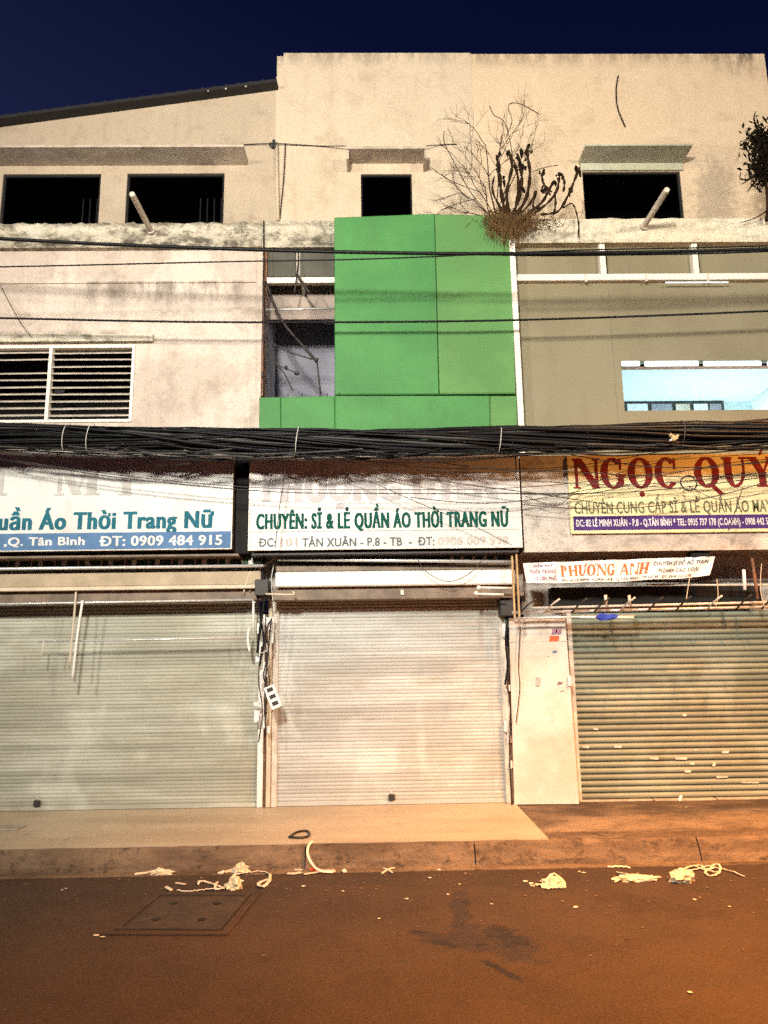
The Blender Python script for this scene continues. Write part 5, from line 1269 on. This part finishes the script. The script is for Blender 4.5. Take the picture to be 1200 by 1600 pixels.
# ================================================================== LITTER
def crinkle(P):
    return [p+Vector((rn.uniform(-.0035, .0035), rn.uniform(-.0035, .0035), abs(rn.gauss(0, .004)))) for p in P]
def crumple(c, r_, sq, seed):
    from mathutils import noise as mn
    bm = bmesh.new(); bmesh.ops.create_icosphere(bm, subdivisions=3, radius=1); o_ = Vector((seed*3.1, seed*1.7, 0))
    for v in bm.verts:
        q = .85+1.1*(abs(mn.noise(v.co*1.5+o_))-.2)+.35*mn.noise(v.co*3.2+o_)
        v.co = Vector(c)+Vector((v.co.x*sq[0], v.co.y*sq[1], v.co.z*sq[2]))*r_*q
    bm.verts.index_update(); mb = MB().add([v.co.copy() for v in bm.verts], [tuple(v.index for v in f.verts) for f in bm.faces]); bm.free(); return mb
def strap(pts, wd, label, z=.008, group=None, mat='ribbon', lift=0, name='plastic_strap'):
    P = smooth([G(a_, b_, 0)+Vector((0, 0, z+(h_[0] if h_ else 0))) for (a_, b_, *h_) in pts], 6)
    return tag(MB().ribbon(P, wd, th=.0025).build(name, mat), label, 'strap' if name == 'plastic_strap' else 'litter', group)
def heap(name, parts, label, cat='litter'):
    a_, b_ = parts[0][0][0][:2]; t_ = thing(name, G(a_, b_, 0), label, cat)
    for pts, wd in parts:
        P = smooth([G(q[0], q[1], 0)+Vector((0, 0, .010+(q[2] if len(q) > 2 else 0))) for q in pts], 6)
        MB().ribbon(crinkle(P), wd*1.15, nrm=Vector((rn.uniform(-.5, .5), rn.uniform(-.5, .5), 1)), th=.003).build('strap', 'ribbon', t_)
    return t_
heap('strap_tangle', [([(211, 1368), (232, 1365), (252, 1358)], .020), ([(231, 1353, .02), (240, 1362), (250, 1362, .02), (243, 1365)], .018), ([(252, 1352, .06), (254, 1346, .05), (262, 1355, .03), (265, 1362), (245, 1367)], .022), ([(272, 1350, .04), (266, 1360, .01), (256, 1366)], .018)], 'small tangle of white straps on the far left of the gutter')
heap('strap_tangle', [([(342, 1366), (352, 1365), (372, 1358)], .026), ([(374, 1346, .05), (377, 1352, .05), (371, 1361, .01), (384, 1363)], .030), ([(379, 1346, .06), (384, 1358, .02), (372, 1364)], .026)], 'white strap knot standing up in the gutter above the manhole')
heap('strap_tangle', [([(365, 1378), (366, 1370), (385, 1366), (404, 1364), (420, 1367), (421, 1378), (412, 1388), (404, 1386), (408, 1380), (420, 1376)], .022), ([(310, 1384), (312, 1380), (325, 1381), (338, 1386), (350, 1390)], .014), ([(278, 1395), (300, 1395), (322, 1392), (350, 1391)], .030), ([(340, 1380), (336, 1392), (352, 1388), (364, 1378)], .016), ([(275, 1382), (290, 1384)], .022), ([(258, 1388), (268, 1394)], .020)], 'long looping white strap lying along the top of the manhole')
tag(crumple(G(366, 1383, .03), .075, (.9, .8, .8), 9).build('crumpled_wrapper', 'litter'), 'rounded yellowish wrapper among the straps above the manhole', 'litter')
ss = thing('strap_tangle', G(490, 1362, 0), 'curved white strap leaning up the kerb below the black loop', 'litter')
P = smooth([G(489, 1315, PZ)+Vector((0, -.03, .01)), U(482, 1322, 7.33), U(481, 1335, 7.26), U(488, 1350, 7.20), G(500, 1360, .03), G(520, 1362, .02)], 6)
MB().ribbon(P, .021, nrm=Vector((0, -1, .3)), th=.003).build('strap', 'ribbon', ss)
for pts, wd in (([(449, 1367), (460, 1367), (470, 1365)], .038), ([(460, 1361), (473, 1361)], .025), ([(475, 1368), (495, 1365), (522, 1361)], .026), ([(515, 1361, .01), (522, 1364), (510, 1365)], .03)):
    P = smooth([G(q[0], q[1], 0)+Vector((0, 0, .012)) for q in pts], 5); MB().ribbon(P, wd, th=.003).build('strap', 'ribbon', ss)
tag(MB().blob(G(489, 1359, .02), .028, (1.2, .8, .8), 4, .3, 1).build('scrap', 'red_bit'), 'orange scrap tucked under the curved white strap', 'litter')
tag(MB().blob(G(538, 1361, .015), .024, (1.1, .8, .7), 6, .3, 1).build('scrap', 'ribbon'), 'small white scrap right of the curved strap', 'litter')
strap([(597, 1366), (606, 1360), (616, 1357)], .020, 'white strap piece lying in a cross below the middle shop', group=None)
strap([(599, 1359), (607, 1362), (613, 1366)], .016, 'shorter white strap piece crossing the other below the middle shop', z=.014)
heap('strap_tangle', [([(845, 1380), (855, 1377), (866, 1373, .03), (878, 1378), (880, 1386), (866, 1386), (850, 1382)], .030), ([(852, 1391), (866, 1389), (880, 1389)], .024), ([(848, 1378), (860, 1383, .02), (876, 1384)], .04)], 'crumpled pale wrapper with a strap on the road below the tile corner')
for i, (a_, b_) in enumerate(((820, 1377), (829, 1380), (831, 1384), (838, 1382))):
    tag(MB().blob(G(a_, b_, .008), .016, (1.3, .9, .5), i, .35, 1).build('scrap', 'ribbon'), 'tiny white scrap left of the crumpled pale wrapper', 'litter', 'tiny scraps left of the pale wrapper')
heap('strap_tangle', [([(961, 1380), (975, 1375), (985, 1371)], .016), ([(966, 1366), (985, 1373, .01), (1005, 1374), (1020, 1371), (1022, 1377)], .040), ([(970, 1368), (990, 1376), (1015, 1376), (1022, 1372)], .035), ([(950, 1357), (968, 1356), (985, 1358)], .014)], 'flat twisted pale wrapper between the two right hand litter heaps')
heap('strap_tangle', [([(1068, 1360), (1085, 1355), (1097, 1360), (1110, 1360), (1118, 1356, .02), (1127, 1360, .01), (1118, 1370), (1103, 1368), (1108, 1360), (1130, 1360), (1162, 1371)], .016), ([(1062, 1362), (1080, 1362), (1100, 1357), (1112, 1356)], .015), ([(1072, 1358), (1092, 1354), (1106, 1362), (1125, 1366)], .014)], 'knotted white string with a long tail in the gutter at right')
tag(crumple(G(1066, 1371, .035), .09, (1.15, .8, .7), 13).build('crumpled_wrapper', 'litter'), 'round pale wrapper beside the knotted string at right', 'litter')
tag(crumple(G(866, 1381, .02), .085, (1.15, .9, .5), 21).build('crumpled_wrapper', 'litter'), 'flattened pale wrapper on the road below the tile corner', 'litter')
tag(crumple(G(994, 1373, .015), .10, (1.7, .5, .32), 27).build('crumpled_wrapper', 'litter'), 'long flat pale wrapper twisted in the gutter right of centre', 'litter')
tag(crumple(G(376, 1360, .02), .07, (1.1, .8, .9), 33).build('crumpled_wrapper', 'litter'), 'small white wrapper at the kerb foot above the manhole', 'litter')
tag(crumple(G(252, 1364, .015), .065, (1.6, .7, .5), 35).build('crumpled_wrapper', 'litter'), 'torn white wrapper in the left strap tangle', 'litter')
# black strap loop on the pavement edge
P = smooth([G(452, 1310, PZ), G(462, 1303, PZ), G(477, 1300, PZ), G(483, 1303, PZ), G(481, 1309, PZ), G(468, 1311, PZ), G(453, 1310, PZ)], 6)
tag(MB().tube([p+Vector((0, 0, .012)) for p in P], .011, 6, cap=False).build('strap_loop', 'black_strap'), 'black loop of strap at the edge of the pale pavement', 'strap')
# wrapper hanging on the right sill
tag(MB().ribbon(smooth([U(1065, 1243, 9.22), U(1062, 1250, 9.20), U(1068, 1258, 9.18), G(1072, 1262, .19)]), .03, nrm=Vector((0, -1, 0))).build('paper_strip', 'tape'), 'white paper strip hanging off the stone sill under the ribbed shutter', 'litter')
rn = random.Random(99)
mb = MB()
for i in range(330):
    a_, b_ = rn.uniform(-50, 1250), 1362+abs(rn.gauss(0, 1))*45
    if b_ > 1590: continue
    p = G(a_, b_, 0); 
    mb.blob((p.x, p.y, .005), rn.uniform(.003, .009), (rn.uniform(.8, 1.8), rn.uniform(.7, 1.4), .5), i, .3, 1)
tag(mb.build('road_grit', 'concrete'), 'small stones and dust scattered on the road near the kerb', 'grit', kind='stuff')
mb = MB()
for i, (a_, b_) in enumerate(((97, 1392), (103, 1390), (475, 1386), (536, 1394), (592, 1437), (635, 1406), (718, 1383), (768, 1414), (900, 1419), (1085, 1407), (1079, 1553), (686, 1360), (727, 1366), (905, 1363), (912, 1365), (700, 1399), (1140, 1418), (233, 1461), (150, 1463), (160, 1466), (672, 1373))):
    p = G(a_, b_, 0); mb.blob((p.x, p.y, .008), rn.uniform(.007, .014), (rn.uniform(1, 1.8), rn.uniform(.7, 1.2), .4), i+50, .35, 1)
tag(mb.build('paper_crumbs', 'ribbon'), 'scattered pale crumbs of torn wrapper over the road', 'litter', kind='stuff')
tag(MB().bbox(G(4, 1296, PZ).x-.25, G(30, 1296, PZ).x, G(10, 1298, PZ).y, G(10, 1290, PZ).y, PZ, PZ+.012, .004).build('flat_board', 'stone_sill'), 'flat grey board lying on the pavement at the far left', 'board')

# ================================================================== STREET LAMPS (they stand outside the frame and light the street)
def street_lamp(base, pos, lens, label, power, colr, size, aim, cone=165):
    t_ = thing('street_lamp', base, label, 'street lamp')
    b0 = Vector(base); p = Vector(pos)
    MB().tube([b0, b0+Vector((0, 0, p.z-b0.z-.4))], [.09, .055], 12).build('pole', 'galv', t_)
    MB().tube(smooth([b0+Vector((0, 0, p.z-b0.z-.42)), b0+Vector((0, 0, p.z-b0.z))*1.0+(p-b0)*.12*Vector((1, 1, 0)).length*0, Vector((p.x, p.y, p.z+.12))]), .035, 8).build('arm', 'galv', t_)
    MB().bbox(p.x-.14, p.x+.14, p.y-.32, p.y+.32, p.z+.06, p.z+.17, .03).build('lamp_head', 'cream_metal', t_)
    MB().bbox(p.x-.11, p.x+.11, p.y-.26, p.y+.26, p.z+.035, p.z+.058, .005).build('lens', lens, t_)
    l = bpy.data.lights.new('street_light', 'SPOT'); l.energy = power; l.color = colr; l.shadow_soft_size = size
    l.spot_size = R(cone); l.spot_blend = 0.9
    o = bpy.data.objects.new('street_light', l); col.objects.link(o); o.parent = t_; o.location = p-b0+Vector((0, 0, -.02))
    d = Vector(aim)-p; o.rotation_euler = d.to_track_quat('-Z', 'Y').to_euler()
street_lamp((-1.6, -3.4, 0), LED_POS, 'lamp_led', 'street lamp with warm white head across the road behind the viewer', LED_POWER, LED_COL, .5, (0.6, 9.2, 6.6), 94)
street_lamp((8.5, -4.4, 0), (8.5, -3.2, 8.2), 'lamp_led', 'unseen street lamp added as warm white fill across the road far to the right', 4300, (1.0, 0.90, 0.74), .4, (3.6, 9.2, 6.3), 94)  # unseen lamp added on the right as fill to soften shadows
street_lamp((-8.5, -4.4, 0), (-8.5, -3.2, 8.2), 'lamp_led', 'unseen street lamp added as warm white fill across the road far to the left', 4300, (1.0, 0.93, 0.80), .4, (-3.2, 9.2, 6.2), 94)  # its left counterpart, added out of view to lift the cable shadows
street_lamp((9.6, 6.9, .1), SOD_POS, 'lamp_sod', 'street lamp with orange head high on the right above the pavement', SOD_POWER, SOD_COL, .14, (5.0, 4.6, 0), 118)
street_lamp((3.0, -3.0, 0), SOD2_POS, 'lamp_sod', 'unseen orange street lamp added to colour the road just right of the viewer', SOD2_POWER, SOD2_COL, .2, (4.4, 3.6, 0), 92)  # added out of view to turn the road orange
